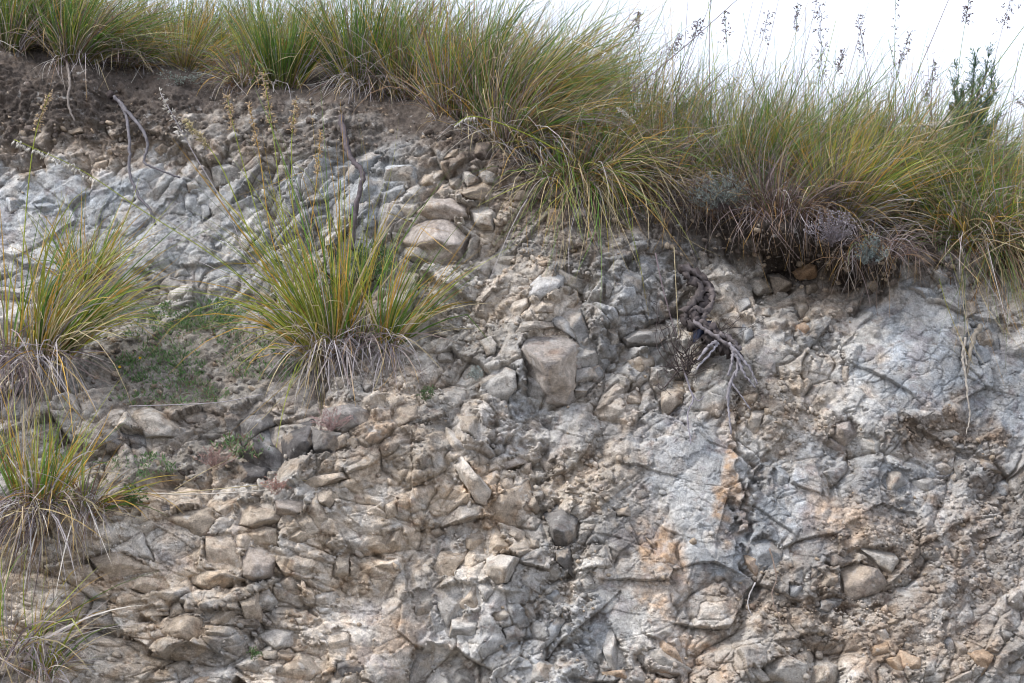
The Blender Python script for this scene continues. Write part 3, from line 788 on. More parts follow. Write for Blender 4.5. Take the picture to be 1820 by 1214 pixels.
# rubble: small loose bits
def rubble_mesh(n, seed, weight, rlo, rhi, colf, yr=(150, 1240), sub=1):
    rg = np.random.default_rng(seed); v, f = ico(sub); VV = []; FF = []; CC = []; cnt = 0; tr = 0
    while cnt < n and tr < n*30:
        tr += 1
        px = rg.uniform(-60, 1880); py = rg.uniform(*yr); j, i = gi(px, py)
        if py < np.interp(px, cx_, cy_)+2: continue
        if rg.random() > weight[j, i]: continue
        rad = rlo*(1-rg.random()*.96)**-.5; rad = min(rad, rhi)*PXM*7.4
        K = rg.integers(8, 12); N3 = rg.normal(size=(K, 3)); N3 /= np.linalg.norm(N3, axis=1)[:, None]
        D = rg.uniform(.6, 1., K); den = v@N3.T
        r = np.min(np.where(den > .05, D/np.maximum(den, .05), 9), 1); r = np.minimum(r, 1.5)
        p = v*r[:, None]*np.array([rg.uniform(.9, 1.4), 1, rg.uniform(.6, 1.)])*rad
        a = rg.normal(.5, .5); ca, sa = math.cos(a), math.sin(a)
        p = np.stack([p[:, 0]*ca+p[:, 2]*sa, p[:, 1], -p[:, 0]*sa+p[:, 2]*ca], -1)
        p += at(px, py, Ym[j, i]-det[j, i]-rad*rg.uniform(-.1, .45))
        VV.append(p); FF.append(f+len(v)*cnt)
        b = colf(j, i, rg); CC.append(np.repeat(b[None], len(v), 0)*rg.uniform(.9, 1.1, (len(v), 1))); cnt += 1
    V_ = np.concatenate(VV); F_ = np.concatenate(FF)
    return mesh_np('rubble', V_, F_.ravel(), np.full(len(F_), 3), M_ROCK, np.concatenate(CC))
free = (~occ).astype(F)
wgt = free*(.10+.9*m_rub+.35*sel*(1-m_slab))*(1-.75*m_soil)*(1-.8*m_slab)
def colr(j, i, rg):
    b = c[j, i]*rg.uniform(.85, 1.2)
    return np.where(rg.random() < .2, np.asarray(TAN)*.9, b) if rg.random() < .3 else b
rubble_me = rubble_mesh(5200, 5, wgt, 2.0, 7, colr)
wsoil = (m_soil > .5)*(ww > crest_py-4)*(.25+.75*sstep(-60, 0, ww-soil_low))
wsoil = np.where(ww > 520, wsoil*.5, wsoil)
grit_me = rubble_mesh(900, 6, wsoil, 2.2, 9, lambda j, i, rg: np.asarray(SOIL)*rg.uniform(1.0, 2.0) if rg.random() < .6 else np.asarray(TAN)*rg.uniform(.6, .95))

# ------------------------------------------------------------------ build the bank
gu = np.gradient(P, axis=1); gv = np.gradient(P, axis=0)
nrm = np.cross(gv, gu); nrm /= np.linalg.norm(nrm, axis=-1)[..., None]
nrm = np.where(nrm[..., 1:2] > 0, -nrm, nrm)
kk = (.3+.5*steep)[..., None]; nrm = nrm*kk+np.array([0, -1., .05])*(1-kk); nrm /= np.linalg.norm(nrm, axis=-1)[..., None]
Pf = P + nrm*det[..., None]
idx = np.arange(NU*NV).reshape(NV, NU)
quads = np.stack([idx[:-1, :-1], idx[1:, :-1], idx[1:, 1:], idx[:-1, 1:]], -1).reshape(-1, 4)
me = mesh_np('cliff_face', Pf.reshape(-1, 3), quads.ravel(), np.full(len(quads), 4), M_ROCK, c.reshape(-1, 3))
cliff = tag(link('cliff_face', me), 'weathered grey and tan rock face of the roadside bank', None, None, 'structure')
for nm, c0, p, f, col in STONE_MESH:
    if nm in NAMED:
        o = link('boulder' if nm in ('BOULDER', 'ROUNDTOP', 'GREYHUMP', 'LEDGEROCK') else 'stone',
                 mesh_np('boulder', p, f.ravel(), np.full(len(f), 3), M_ROCK, col), None, c0)
        tag(o, NAMED[nm], 'boulder' if o.name.startswith('boulder') else 'stone')
    else:
        o = link('stone', mesh_np('stone', p, f.ravel(), np.full(len(f), 3), M_ROCK, col), cliff, c0)
tag(link('rubble', rubble_me, cliff), None, None, None, 'stuff')
tag(link('soil_grit', grit_me, cliff), None, None, None, 'stuff')

# the bank runs on past both picture edges
SIDES = {}
for sd, e_ in ((-1, 0), (1, NU-1)):
    n_ = 80; kx = np.arange(n_)/(n_-1)*2.6
    colP = Pf[:, e_][::2]; base_ = P[:, e_][::2]
    X = colP[:, None, 0]+sd*kx[None]; Z = colP[:, None, 2]+0*kx[None]; t2 = (base_[:, 2]+.85*base_[:, 1])[:, None]+0*X
    g1 = facets(X.astype(F), t2.astype(F), .3, 121, R(50), 1.2, .5, .4, .1)[0]; g2 = blocks(X.astype(F), t2.astype(F), .14, 122, R(50), 1.2, .5, .4, 1.)[0]
    ms_ = m_soil[:, e_][::2][:, None]; fade = np.clip(kx/.15, 0, 1)[None]
    edge_d = (colP-base_)[:, None, 1]
    Yp = base_[:, None, 1]+edge_d*(1-fade)-(g1*.6+g2*.7+.03)*fade*(1-.6*ms_)+.12*fade*fbm(X*1.2, t2*1.2, 131, 2)
    V_ = np.stack([X, Yp, Z], -1); SIDES[sd] = V_
    cc_ = c[:, e_][::2][:, None]+0*V_; rock_ = np.asarray(GREY, F)*(1+.3*fbm(X*5, t2*5, 133, 4))[..., None]
    mixk = (fade*(1-ms_))[..., None]; cc_ = cc_*(1-mixk)+rock_*mixk
    I = np.arange(V_.shape[0]*n_).reshape(-1, n_); q_ = np.stack([I[:-1, :-1], I[1:, :-1], I[1:, 1:], I[:-1, 1:]], -1).reshape(-1, 4)
    if sd < 0: q_ = q_[:, ::-1]
    tag(link('cliff_face', mesh_np('cliff_side', V_.reshape(-1, 3), q_.ravel(), np.full(len(q_), 4), M_ROCK, np.clip(cc_, .02, .8).reshape(-1, 3))),
        'rock bank running on past the left picture edge' if sd < 0 else 'rock bank running on past the right picture edge', None, None, 'structure')

# hilltop behind the crest and the verge at the foot
def sheet(name, rows, mat, colr_):
    V_ = np.concatenate(rows); n = len(rows[0]); I = np.arange(len(V_)).reshape(len(rows), n)
    q_ = np.stack([I[:-1, :-1], I[1:, :-1], I[1:, 1:], I[:-1, 1:]], -1).reshape(-1, 4)
    return link(name, mesh_np(name, V_, q_.ravel(), np.full(len(q_), 4), mat, np.repeat(np.array([colr_]), len(V_), 0)))
top = np.concatenate([SIDES[-1][0][:0:-1], Pf[0], SIDES[1][0][1:]]); top2 = top+np.array([0, .6, .02]); far = top.copy(); far[:, 1] = 8; far[:, 2] = top[:, 2]*.9; far2 = far+np.array([0, 200, -15]); far2[:, 0] *= 40
tag(sheet('hilltop_ground', [far2, far, top2, top], M_ROCK, (.13, .12, .07)), 'grassy hilltop ground behind the crest', None, None, 'structure')
bot = np.concatenate([SIDES[-1][-1][:0:-1], Pf[-1], SIDES[1][-1][1:]]); b2 = bot.copy(); b2[:, 1] = -1.3; b2[:, 2] = 0.45; b3 = b2.copy(); b3[:, 1] = -2.5; b3[:, 2] = .02; b4 = b3.copy(); b4[:, 1] = -60; b4[:, 0] *= 20; b4[:, 2] = 0
tag(sheet('ground', [bot, b2, b3, b4], M_ROCK, (.19, .175, .15)), 'pale gravel verge at the foot of the bank', None, None, 'structure')
# ------------------------------------------------------------------ grasses
PAL = {'g': (.085, .20, .022), 'd': (.042, .125, .02), 'y': (.29, .335, .045), 'o': (.52, .31, .055), 's': (.47, .39, .235), 'k': (.37, .34, .355), 'b': (.20, .115, .070), 'p': (.20, .155, .165), 'w': (.60, .56, .50), 'n': (.075, .058, .060), 't': (.46, .34, .21), 'v': (.14, .215, .065)}  # n: near-black leaves painting overhang shade and dark gaps in dead skirts
def norm(v): return v/(np.linalg.norm(v, axis=-1, keepdims=True)+1e-9)
def blades(rg, n, base, rad, L, sp, lean, droop, wid, pal, kind='up', seg=6, up=None):
    """n curved tapering ribbons from a clump. returns verts, faces (flat), totals, colours"""
    th = rg.uniform(0, 6.283, n); q = rg.random(n)**.55*sp
    lean = np.asarray(lean, float)
    rr = np.sqrt(rg.random(n))*rad
    p0 = np.asarray(base)+np.stack([np.cos(th)*rr*1.15, np.sin(th)*rr*.7, rg.uniform(-.04, .03, n)], -1)
    ln = L*np.clip(rg.normal(1, .26 if kind == 'up' else .42, n), .3, 1.8)
    if kind == 'up':
        d0 = np.stack([np.cos(th)*np.sin(q), np.sin(th)*np.sin(q)*.8, np.cos(q)], -1)+lean*.55
        dr = droop*rg.uniform(.1, 1.9, n)*(.35+1.0*np.sin(np.minimum(q, 1.5)))
        pw = 1.3
    else:                                                    # dead leaves that hang over the edge
        th = rg.uniform(-2.9, -.25, n) if kind == 'skirt' else th
        d0 = np.stack([np.cos(th)*rg.uniform(.15, .9, n), np.sin(th)*rg.uniform(.2, .7, n), rg.uniform(-.9, .6, n)], -1)+lean*.5
        dr = droop*rg.uniform(.6, 3.0, n); pw = .75
    d0 = norm(d0)
    sw = rg.normal(0, .26 if kind == 'up' else .55, (n, 3)); kk = rg.random(n) < .12   # a few kinked leaves
    V = np.zeros((n, 2*seg+1, 3)); C = np.zeros((n, 2*seg+1, 3)); p = p0.copy()
    keys = list(pal.keys()); pr = np.array([pal[k] for k in keys], float); pr /= pr.sum()
    pick = rg.choice(len(keys), n, p=pr); tb = np.array([PAL[k] for k in keys])
    col = tb[pick]*rg.uniform(.72, 1.28, (n, 1)); tip = .68*col+.32*np.array(PAL['s'])*rg.uniform(.6, 1.1, (n, 1))
    tip = np.where((rg.random(n) < .16)[:, None], np.array(PAL['o'])*rg.uniform(.6, 1.05, (n, 1)), tip)
    rnd = norm(rg.normal(size=(n, 3))+np.array([0, -.0, 0])); w = wid*rg.uniform(.6, 1.3, n)
    for k in range(seg+1):
        s_ = k/seg
        d = norm(d0+lean*s_*.75+sw*s_*1.2-np.array([0, 0, 1.])*(dr*s_**pw)[:, None]-np.array([0, 0, 1.])*((kk*(s_ > .55))*1.4)[:, None])
        side = norm(np.cross(d, rnd))
        prof = (1-.85*max(0, (s_-.25)/.75)**1.6)*(.75+.25*min(1, s_*4))
        cc_ = col*(1-s_**2)[..., None] if False else col*(1-s_**1.6)+tip*s_**1.6
        if kind == 'up':
            bs = max(0, 1-s_*3.2); cc_ = cc_*(1-bs*.5)+np.array(PAL['b'])*.9*bs*.5
        if k < seg:
            V[:, 2*k] = p-side*(w*prof*.5)[:, None]; V[:, 2*k+1] = p+side*(w*prof*.5)[:, None]; C[:, 2*k] = C[:, 2*k+1] = cc_
        else: V[:, 2*seg] = p; C[:, 2*seg] = cc_
        p = p+d*(ln/seg)[:, None]
    m = 2*seg+1; off = np.arange(n)[:, None]*m
    loc = []; tot = []
    for k in range(seg-1): loc += [2*k, 2*k+1, 2*k+3, 2*k+2]; tot.append(4)
    loc += [2*seg-2, 2*seg-1, 2*seg]; tot.append(3)
    return V.reshape(-1, 3), (off+np.array(loc)).ravel(), np.tile(tot, n), C.reshape(-1, 3)
def blade_part(name, root, rg, origin, mat, *a, **k):
    v, f, tt, cc_ = blades(rg, *a, **k)
    o = link(name, mesh_np(name, v-origin, f, tt, mat, cc_), root); o['kind'] = 'stuff'
    return o
def empty(name, loc):
    o = bpy.data.objects.new(name, None); o.empty_display_size = .05; COL.objects.link(o); o.location = [float(q) for q in loc]; return o
GREEN = dict(g=5, d=4, y=1.4, o=.8, s=.9, v=2, p=1); SUNNY = dict(g=3.8, d=.9, y=5.2, o=3.2, s=1.4); FINE = dict(g=4, d=1.5, v=4, y=1.2, s=1.4, o=.4, b=.6, p=1.6, k=.8); RUST = dict(g=3.4, d=1.5, v=2.2, y=1.0, o=1.0, b=2.0, p=2.6, k=1, s=1.0)
DRYP = dict(s=2.6, k=3.4, b=1.6, p=3, o=.5, w=.4); GREYP = dict(k=5, p=2, w=1.5, s=1.3, b=.6)
TUFT_N = [0]
def tussock(px, py, label, n=500, L=.55, sp=.75, lean=(.2, 0, 0), droop=.6, pal=GREEN, dry=120, dpal=DRYP, skirt=0, sL=.4, spal=GREYP, wid=.0046, rad=.07, out=.02, group=None, sdroop=1., slean=None, Y=None):
    TUFT_N[0] += 1; rg = np.random.default_rng(500+TUFT_N[0])
    b = at(px, py, macro(px, py)-out if Y is None else Y)
    if py < 470: n = int(n*.8); dry = int(dry*1.15); L = L*rg.uniform(.85, 1.2)
    r = empty('grass_tussock', b); tag(r, label, 'grass tussock', group)
    blade_part('green_blades', r, rg, b, M_BLADE, n, b, rad, L, sp, lean, droop, wid, pal)
    if dry: blade_part('dry_blades', r, rg, b, M_DRY, dry, b, rad*1.1, L*.8, min(sp*1.35, 1.45), lean, droop*1.5, wid*.9, dpal)
    if skirt: blade_part('dead_skirt', r, rg, b, M_DRY, skirt, b+np.array([0, -.03, .015]), rad*1.45, sL, 1, lean if slean is None else slean, sdroop, wid*.72, spal, kind='skirt')
    return r
T = tussock
# crest, from the upper left corner to the right edge
T(20, 88, 'dark green grass tussock cut by the upper left corner on the crest', 520, .50, .7, (.25, -.05, 0), .5, GREEN, 120, skirt=40, sL=.14)
T(135, 108, 'green tussock leaning right above the short pale hanging root', 620, .62, .85, (.55, -.08, -.05), .7, GREEN, 190, skirt=60, sL=.2, rad=.09)
T(75, 70, 'olive tussock wedged between the two at the upper left corner', 420, .5, .7, (.3, .1, 0), .6, FINE, 110, Y=1.4)
T(225, 118, 'sprawling dry-tipped tussock just right of the short pale root', 380, .48, 1.1, (.5, -.1, -.1), 1.0, RUST, 200, skirt=50, sL=.3, slean=(.3, 0, 0))
T(330, 120, 'thin pale yellow grass tuft with sky showing through, left of bright green tussock', 240, .42, .9, (.25, .1, 0), .7, SUNNY, 110, wid=.004, Y=1.5)
T(500, 156, 'bright green upright dense tussock on the crest above the seed stalks', 760, .52, .62, (.02, 0, .1), .4, dict(g=6, d=3.2, y=2.4, o=.7, s=.4), 90, skirt=70, sL=.16, rad=.085, wid=.005)
T(430, 150, 'low straw-coloured tuft at the left foot of the bright green tussock', 200, .3, 1.1, (-.25, -.1, 0), 1., RUST, 160, skirt=60, sL=.2)
T(640, 158, 'green and orange tussock above a tangle of curled grey leaves', 640, .62, .7, (.0, 0, .1), .45, GREEN, 130, skirt=260, sL=.26, sdroop=1.3, rad=.1, slean=(-.3, 0, 0))
T(725, 172, 'tussock with purple-brown base right of the curled grey tangle', 600, .56, .7, (.18, 0, 0), .5, dict(g=5, d=2, y=3, o=2, p=2, b=1.5), 160, skirt=60, sL=.2, rad=.09)
T(815, 205, 'brown-based tussock leaning right above the drooping white seed head', 620, .56, .8, (.45, -.05, 0), .6, RUST, 200, skirt=50, sL=.18, rad=.1)
T(880, 235, 'large green sweeping tussock behind the drooping white seed head stem', 760, .68, .8, (.6, -.05, .05), .55, dict(g=5, d=2, y=2.5, o=1.6, b=1.5, s=1), 200, skirt=60, sL=.25, rad=.1)
T(920, 262, 'rust-coloured tussock overhanging the crumbly notch, blades swept right', 760, .62, 1.0, (.7, -.12, -.12), .8, RUST, 260, skirt=120, sL=.34, slean=(.6, 0, 0), rad=.11)
T(1030, 330, 'tussock spilling straight down over the rock with straw-coloured blades', 420, .5, 1.2, (.3, -.25, -.2), 1.1, RUST, 160, skirt=420, sL=.5, spal=dict(s=4, g=2.5, y=2, k=1.5, b=1.2, o=1), sdroop=1.2, slean=(.0, 0, 0), rad=.12)
T(1090, 330, 'rust and green clump between the spilling tussock and the grey wormwood', 460, .48, 1.1, (.5, -.2, -.1), .9, RUST, 200, skirt=160, sL=.42, spal=dict(s=4, k=2, b=1.5, y=1), slean=(.5, 0, -.1), rad=.1)
T(1000, 215, 'green backlit tussock behind the rust-coloured one on the crest shoulder', 620, .58, .7, (.35, 0, .05), .5, dict(g=4, v=3, y=2.5, o=1.5, s=1.5), 120, wid=.004, Y=1.3)
T(1150, 250, 'pale fine tussock left of the grey wormwood with feathery tops', 560, .6, .75, (.35, 0, .05), .6, FINE, 160, wid=.0034, Y=1.2, rad=.12)
T(1185, 345, 'straw tuft drooping over dark soil left of the grey wormwood', 220, .42, 1.0, (.2, -.2, -.1), 1.0, RUST, 200, skirt=110, sL=.34, spal=dict(k=3, s=3, p=1))
T(1338, 352, 'dark green tussock fanning right from the middle of the right-hand crest', 560, .62, .75, (.5, -.05, .05), .5, dict(g=4, d=3, v=2, o=1.6, b=1.5, s=.8), 150, skirt=90, sL=.34, slean=(.4, 0, 0), rad=.07)
T(1270, 300, 'fine olive tussock right behind the grey wormwood shrub', 520, .65, .75, (.4, 0, .05), .6, FINE, 170, wid=.0034, Y=1.15, rad=.12)
T(1405, 385, 'grey-brown matted tussock behind the lavender-grey tufted herb', 420, .5, 1.0, (.55, -.05, 0), .7, dict(n=4, p=3, b=1, s=.8, v=2), 300, dict(n=5, p=3, k=1, b=1), wid=.004, rad=.14, out=.0, skirt=260, sL=.22, spal=dict(p=5, b=4, k=1), slean=(0, 0, -.2))  # near-black leaves put the overhang's deep shade into the mat
T(1255, 372, 'dark dead thatch clump with painted-in shade under the silvery wormwood shrub', 120, .3, 1.3, (.1, -.2, -.2), 1.2, dict(n=5, p=3, k=1, v=1), 160, dict(n=5, p=3, b=1.5, k=1), wid=.004, rad=.16, out=.02, skirt=300, sL=.24, spal=dict(n=6, p=3, b=1.5, k=.8), slean=(0, 0, -.2))  # leaf colours darkened to paint the shadow under the turf
T(1560, 448, 'dark dead thatch clump with painted-in shade behind the blue-green herb on the overhang', 90, .28, 1.3, (.2, -.2, -.2), 1.2, dict(n=4, p=3, k=1, v=2), 120, dict(n=5, p=3, b=1.5, k=1), wid=.004, rad=.12, out=.02, skirt=200, sL=.2, spal=dict(n=6, p=3, b=1.5, k=.8), slean=(.1, 0, -.2))  # shade at the overhang's right end painted with near-black leaves
T(1500, 392, 'golden green tussock springing up right of the lavender-grey herb', 620, .68, .85, (.55, -.05, .0), .6, SUNNY, 200, skirt=60, sL=.3, slean=(.6, 0, 0), rad=.08, wid=.0042)
T(1445, 300, 'olive backlit tussock above the lavender-grey herb near the sky', 520, .62, .75, (.35, 0, .05), .6, FINE, 170, wid=.0034, Y=1.05, rad=.13)
T(1570, 372, 'rusty olive tussock sweeping over the blue-grey herb on the right crest', 620, .6, 1.0, (.5, -.1, -.05), .75, RUST, 220, rad=.12, out=.0, wid=.0042)
T(1640, 398, 'deep green mound of grass below the upright green broom bush', 700, .58, .95, (.25, -.12, 0), .8, dict(d=4, g=4, v=2, y=1, s=1.2, b=1), 180, skirt=160, sL=.4, spal=dict(s=3, v=3, k=2, b=1), rad=.12, slean=(-.2, 0, 0))
T(1735, 440, 'tussock cascading down the right rock face, brown and straw blades', 520, .6, 1.15, (.3, -.25, -.1), 1.0, RUST, 200, skirt=420, sL=.52, spal=dict(b=3, s=3, v=3, k=1.5, o=1, g=1), rad=.13, slean=(.35, 0, 0))
T(1815, 446, 'brown and green tussock cut by the right picture edge', 480, .55, 1.1, (.2, -.2, -.05), 1.0, RUST, 160, skirt=260, sL=.45, spal=dict(b=3, s=3, v=3, k=1.5, g=1), rad=.12)
T(1700, 330, 'fine green tussock at the foot of the broom bush against the sky', 560, .45, .9, (.3, 0, 0), .8, FINE, 150, wid=.0034, Y=1.2, rad=.14)
T(1600, 330, 'feathery backlit tussock left of the broom bush against the sky', 520, .6, .8, (.4, 0, 0), .7, FINE, 150, wid=.0034, Y=1.2, rad=.14)
T(1800, 365, 'fine sky-lit tussock right of the broom bush at the picture edge', 460, .42, .95, (.2, 0, 0), .9, FINE, 150, wid=.0034, Y=1.15, rad=.14)
rgb = np.random.default_rng(31)
MARKS = [(20, 'the upper left corner tussock'), (135, 'the tussock above the short pale root'), (250, 'the sprawling dry-tipped tussock'), (360, 'the thin pale yellow tuft'), (500, 'the bright green upright tussock'), (640, 'the curled grey leaf tangle'), (740, 'the purple-based tussock'), (850, 'the drooping white seed head'),
 (960, 'the rust-coloured overhanging tussock'), (1060, 'the straight spilling tussock'), (1170, 'the bleached feathery plume'), (1280, 'the silvery wormwood'), (1390, 'the dark fanning tussock'), (1480, 'the lavender-grey herb'), (1590, 'the blue-green herb'), (1715, 'the broom bush'), (1815, 'the right-edge tussock')]
SEEN = {}
def back_label(px):
    mk = min(MARKS, key=lambda q_: abs(q_[0]-px)); k_ = SEEN[mk[1]] = SEEN.get(mk[1], 0)+1
    return 'fine backlit back-row tussock, %s behind %s' % (['leftmost of those', 'next to the right', 'third along', 'fourth along'][k_-1], mk[1])
for k in range(34):                                           # back row, seen only as fine tops against the sky
    px = -20+k*56+rgb.uniform(-16, 16); hy_ = np.interp(px, hx, hy); cy2 = np.interp(px, cx_, cy_)
    f_ = rgb.uniform(.25, .9); py = hy_*f_+cy2*(1-f_)-4
    left = px < 560
    T(px, py, back_label(px), 300, rgb.uniform(.36, .5)*(1.3 if px > 700 else 1), .8, (rgb.uniform(.05, .5), 0, .05), .6, GREEN if left and rgb.random() < .6 else FINE, 120, wid=.0032, rad=.13, group='back row of grass tussocks behind the crest', out=0.)

# the ledge and the left edge
T(588, 622, 'tall golden green fountain tussock on the ledge with grey dead skirt', 140, .88, .66, (-.24, -.05, .2), .34, SUNNY, 40, dict(s=4, o=2, k=1, y=2), skirt=95, sL=.27, spal=dict(k=5, s=1.5, p=3.5, w=.8), rad=.05, wid=.0072, sdroop=1.0, slean=(.1, 0, -.2))
T(560, 632, 'left half of the fountain clump, arching blades drooping over the green patch', 85, .66, .8, (-.8, -.08, .05), 1.0, SUNNY, 60, dict(s=4, o=1.5, k=2, y=2), skirt=60, sL=.36, spal=dict(s=4, k=3, y=1), rad=.04, wid=.0066, slean=(-.35, 0, 0))
T(632, 614, 'thin sparse tuft between the fountain tussock and its small right neighbour', 30, .36, .5, (.05, 0, .1), .3, SUNNY, 14, wid=.0072, skirt=90, sL=.26, spal=dict(k=5, p=3, s=1), rad=.05)
T(690, 618, 'small golden tussock right of the fountain tussock, blades fanned right', 95, .56, .75, (.6, -.05, .14), .45, dict(g=5, y=4, o=2.6, s=.8, d=.6), 34, dict(s=4, o=3, y=1), skirt=80, sL=.24, spal=dict(k=5, s=1.2, p=3), rad=.032, wid=.0066, slean=(.1, 0, -.2))
T(85, 640, 'big tussock at the left edge arching right over the green patch', 190, .64, .6, (.72, -.08, .12), .7, SUNNY, 120, dict(s=5, k=2, o=1.2, y=2), skirt=190, sL=.46, spal=dict(k=5, s=2, p=3, o=.5, w=.8), rad=.06, wid=.0074, out=.12, slean=(.22, -.1, -.3), sdroop=1.0)
T(150, 510, 'yellow-green tussock higher up behind the big left-edge tussock', 120, .42, .85, (.15, -.05, .12), .5, SUNNY, 60, skirt=36, sL=.18, rad=.05, wid=.006, Y=.80)
T(15, 640, 'sparse upright tuft at the far left edge beside the arching tussock', 24, .6, .35, (-.02, 0, .1), .25, SUNNY, 16, skirt=140, sL=.44, spal=dict(k=4, p=6, n=1.5, s=.6), rad=.06, wid=.0072, out=.12, slean=(.05, 0, -.4))
T(65, 905, 'low left-edge tussock with orange spikes above a tangle of dead leaves', 110, .46, .6, (.05, 0, .14), .3, dict(g=5, y=4, o=2.6, s=.6), 40, dict(s=3, b=2, o=2, k=2), skirt=230, sL=.34, spal=dict(k=4, n=1, s=2.2, b=1.2, p=3.5, w=.5), rad=.075, wid=.0078, out=.08, slean=(0, 0, -.15))  # the near-black share of the skirt paints shaded gaps between leaves
T(160, 905, 'small brown and green tuft right of the orange-spiked low tussock', 60, .3, 1.1, (.45, -.1, 0), .6, dict(g=3, y=2, b=3, o=1.4), 60, skirt=60, sL=.26, rad=.045, wid=.006, out=.06)
T(20, 1150, 'lowest tussock in the bottom left corner with long loose blades', 22, .5, 1.0, (.25, -.1, 0), .5, SUNNY, 40, skirt=70, sL=.32, spal=dict(k=4, p=4, s=2), rad=.09, wid=.0072, out=.08)
T(80, 1195, 'thin yellow-green tuft fanning right at the bottom left corner', 30, .36, .8, (.5, -.1, .05), .45, SUNNY, 24, skirt=30, sL=.2, rad=.035, wid=.0066, out=.08)

# ------------------------------------------------------------------ tubes: stalks, roots, twigs
def smooth_path(p, n):
    p = np.asarray(p, float); m = len(p)
    if m == 2: tt = np.linspace(0, 1, n)[:, None]; return p[0]*(1-tt)+p[1]*tt
    q = np.vstack([2*p[0]-p[1], p, 2*p[-1]-p[-2]]); out = []
    for u in np.linspace(0, m-1-1e-6, n):
        i = int(u); f_ = u-i; a, b, c_, d = q[i], q[i+1], q[i+2], q[i+3]
        out.append(.5*((2*b)+(-a+c_)*f_+(2*a-5*b+4*c_-d)*f_**2+(-a+3*b-3*c_+d)*f_**3))
    return np.array(out)
class MB:
    def __init__(s_): s_.v = []; s_.f = []; s_.t = []; s_.c = []; s_.n = 0
    def add(s_, v, f, t, c_):
        s_.v.append(v); s_.f.append(np.asarray(f)+s_.n); s_.t.append(np.asarray(t)); s_.c.append(c_); s_.n += len(v)
    def tube(s_, path, r0, r1, col, sides=5, rough=0., rg=None, cap=True):
        path = np.asarray(path); n = len(path); tg = norm(np.gradient(path, axis=0))
        ref = np.array([.31, .22, .1]); a = norm(np.cross(tg, ref+0*tg)); b = np.cross(tg, a)
        rr = np.linspace(r0, r1, n)
        th = np.arange(sides)/sides*6.2832
        R_ = rr[:, None]*np.ones(sides)
        if rough: R_ = R_*(1+rough*rg.normal(size=R_.shape))
        v = path[:, None]+R_[..., None]*(np.cos(th)[None, :, None]*a[:, None]+np.sin(th)[None, :, None]*b[:, None])
        I = np.arange(n*sides).reshape(n, sides); J = np.roll(I, -1, 1)
        q = np.stack([I[:-1], J[:-1], J[1:], I[1:]], -1).reshape(-1, 4)
        f = q.ravel(); t_ = np.full(len(q), 4)
        f = np.concatenate([f, I[0][::-1], I[-1]]); t_ = np.concatenate([t_, [sides, sides]])
        cc_ = np.repeat(np.asarray(col, float)[None], n*sides, 0)
        if rg is not None: cc_ = cc_*rg.uniform(.75, 1.25, (n*sides, 1))
        s_.add(v.reshape(-1, 3), f, t_, cc_)
    def grain(s_, p, d, l, w, col, rg):
        """a small husk: slim four-sided spindle"""
        d = norm(np.asarray(d, float)); a = norm(np.cross(d, rg.normal(size=3))); b = np.cross(d, a)
        v = np.array([p, p+d*l*.4+a*w, p+d*l*.4+b*w, p+d*l*.4-a*w, p+d*l*.4-b*w, p+d*l])
        s_.add(v, [0, 2, 1, 0, 3, 2, 0, 4, 3, 0, 1, 4, 5, 1, 2, 5, 2, 3, 5, 3, 4, 5, 4, 1], [3]*8, np.repeat(np.asarray(col)[None], 6, 0)*rg.uniform(.8, 1.2))
    def leaf(s_, p, d, l, w, col, rg):
        d = norm(np.asarray(d, float)); a = norm(np.cross(d, rg.normal(size=3)))
        v = np.array([p, p+d*l*.5+a*w, p+d*l, p+d*l*.5-a*w])
        s_.add(v, [0, 1, 2, 3], [4], np.repeat(np.asarray(col)[None], 4, 0)*rg.uniform(.75, 1.25))
    def mesh(s_, name, mat, origin):
        return mesh_np(name, np.concatenate(s_.v)-origin, np.concatenate(s_.f), np.concatenate(s_.t), mat, np.concatenate(s_.c))
def path_px(pts, Y0, Y1=None, n=14):
    """pts: photo positions; depth runs from Y0 to Y1 metres"""
    Y1 = Y0 if Y1 is None else Y1
    yy = np.linspace(Y0, Y1, len(pts)); return smooth_path([at(a, b, y) for (a, b), y in zip(pts, yy)], n)
ST = [0]
def stalk(pts, label, Y0, Y1=None, head=.0, hcol='s', col='y', r=.0016, dense=26, hang=.6, gl=.016, group=None, br=.03):
    ST[0] += 1; rg = np.random.default_rng(9000+ST[0])
    P_ = path_px(pts, Y0, Y1, 22); o = P_[0].copy()
    root = empty('grass_stalk', o); tag(root, label, 'grass stalk', group)
    m = MB(); m.tube(P_, r*1.3, r*.7, PAL[col], 4); link('stem', m.mesh('stem', M_DRY, o), root)
    if head:
        h = MB(); k0 = int(21*(1-head))
        for k in range(dense):
            u = k0+(21-k0)*(k+rg.random())/dense; i = min(int(u), 20); p = P_[i]*(1-(u-i))+P_[i+1]*(u-i); tg = norm(P_[i+1]-P_[i])
            ww_ = 1-.55*(u-k0)/(22-k0)
            d = norm(tg*.8+rg.normal(0, .55, 3)-np.array([0, 0, hang*.5])); e = p+d*br*ww_*rg.uniform(.3, 1.)
            h.tube(np.array([p, (p+e)/2+np.array([0, 0, .002]), e]), r*.35, r*.2, PAL[hcol], 3)
            for g_ in range(rg.integers(2, 4)):
                h.grain(p+(e-p)*rg.uniform(.45, 1), d*.5+rg.normal(0, .25, 3)-np.array([0, 0, hang]), gl*rg.uniform(.7, 1.2), gl*.16, PAL[hcol], rg)
        link('seed_head', h.mesh('seed_head', M_DRY, o), root)
    return root
S = stalk
S([(35,600),(42,430),(60,255),(88,165)], 'yellow seed stalk rising near the left edge in front of the bank', .35, .3, .28, 't', 'y', .0028, 44, .1, .02)
S([(520,585),(400,470),(250,372),(140,300),(25,248)], 'long green stalk slanting up to the left with pale dangling husks', .35, .2, .3, 'w', 'y', .003, 56, 1.2, .026)
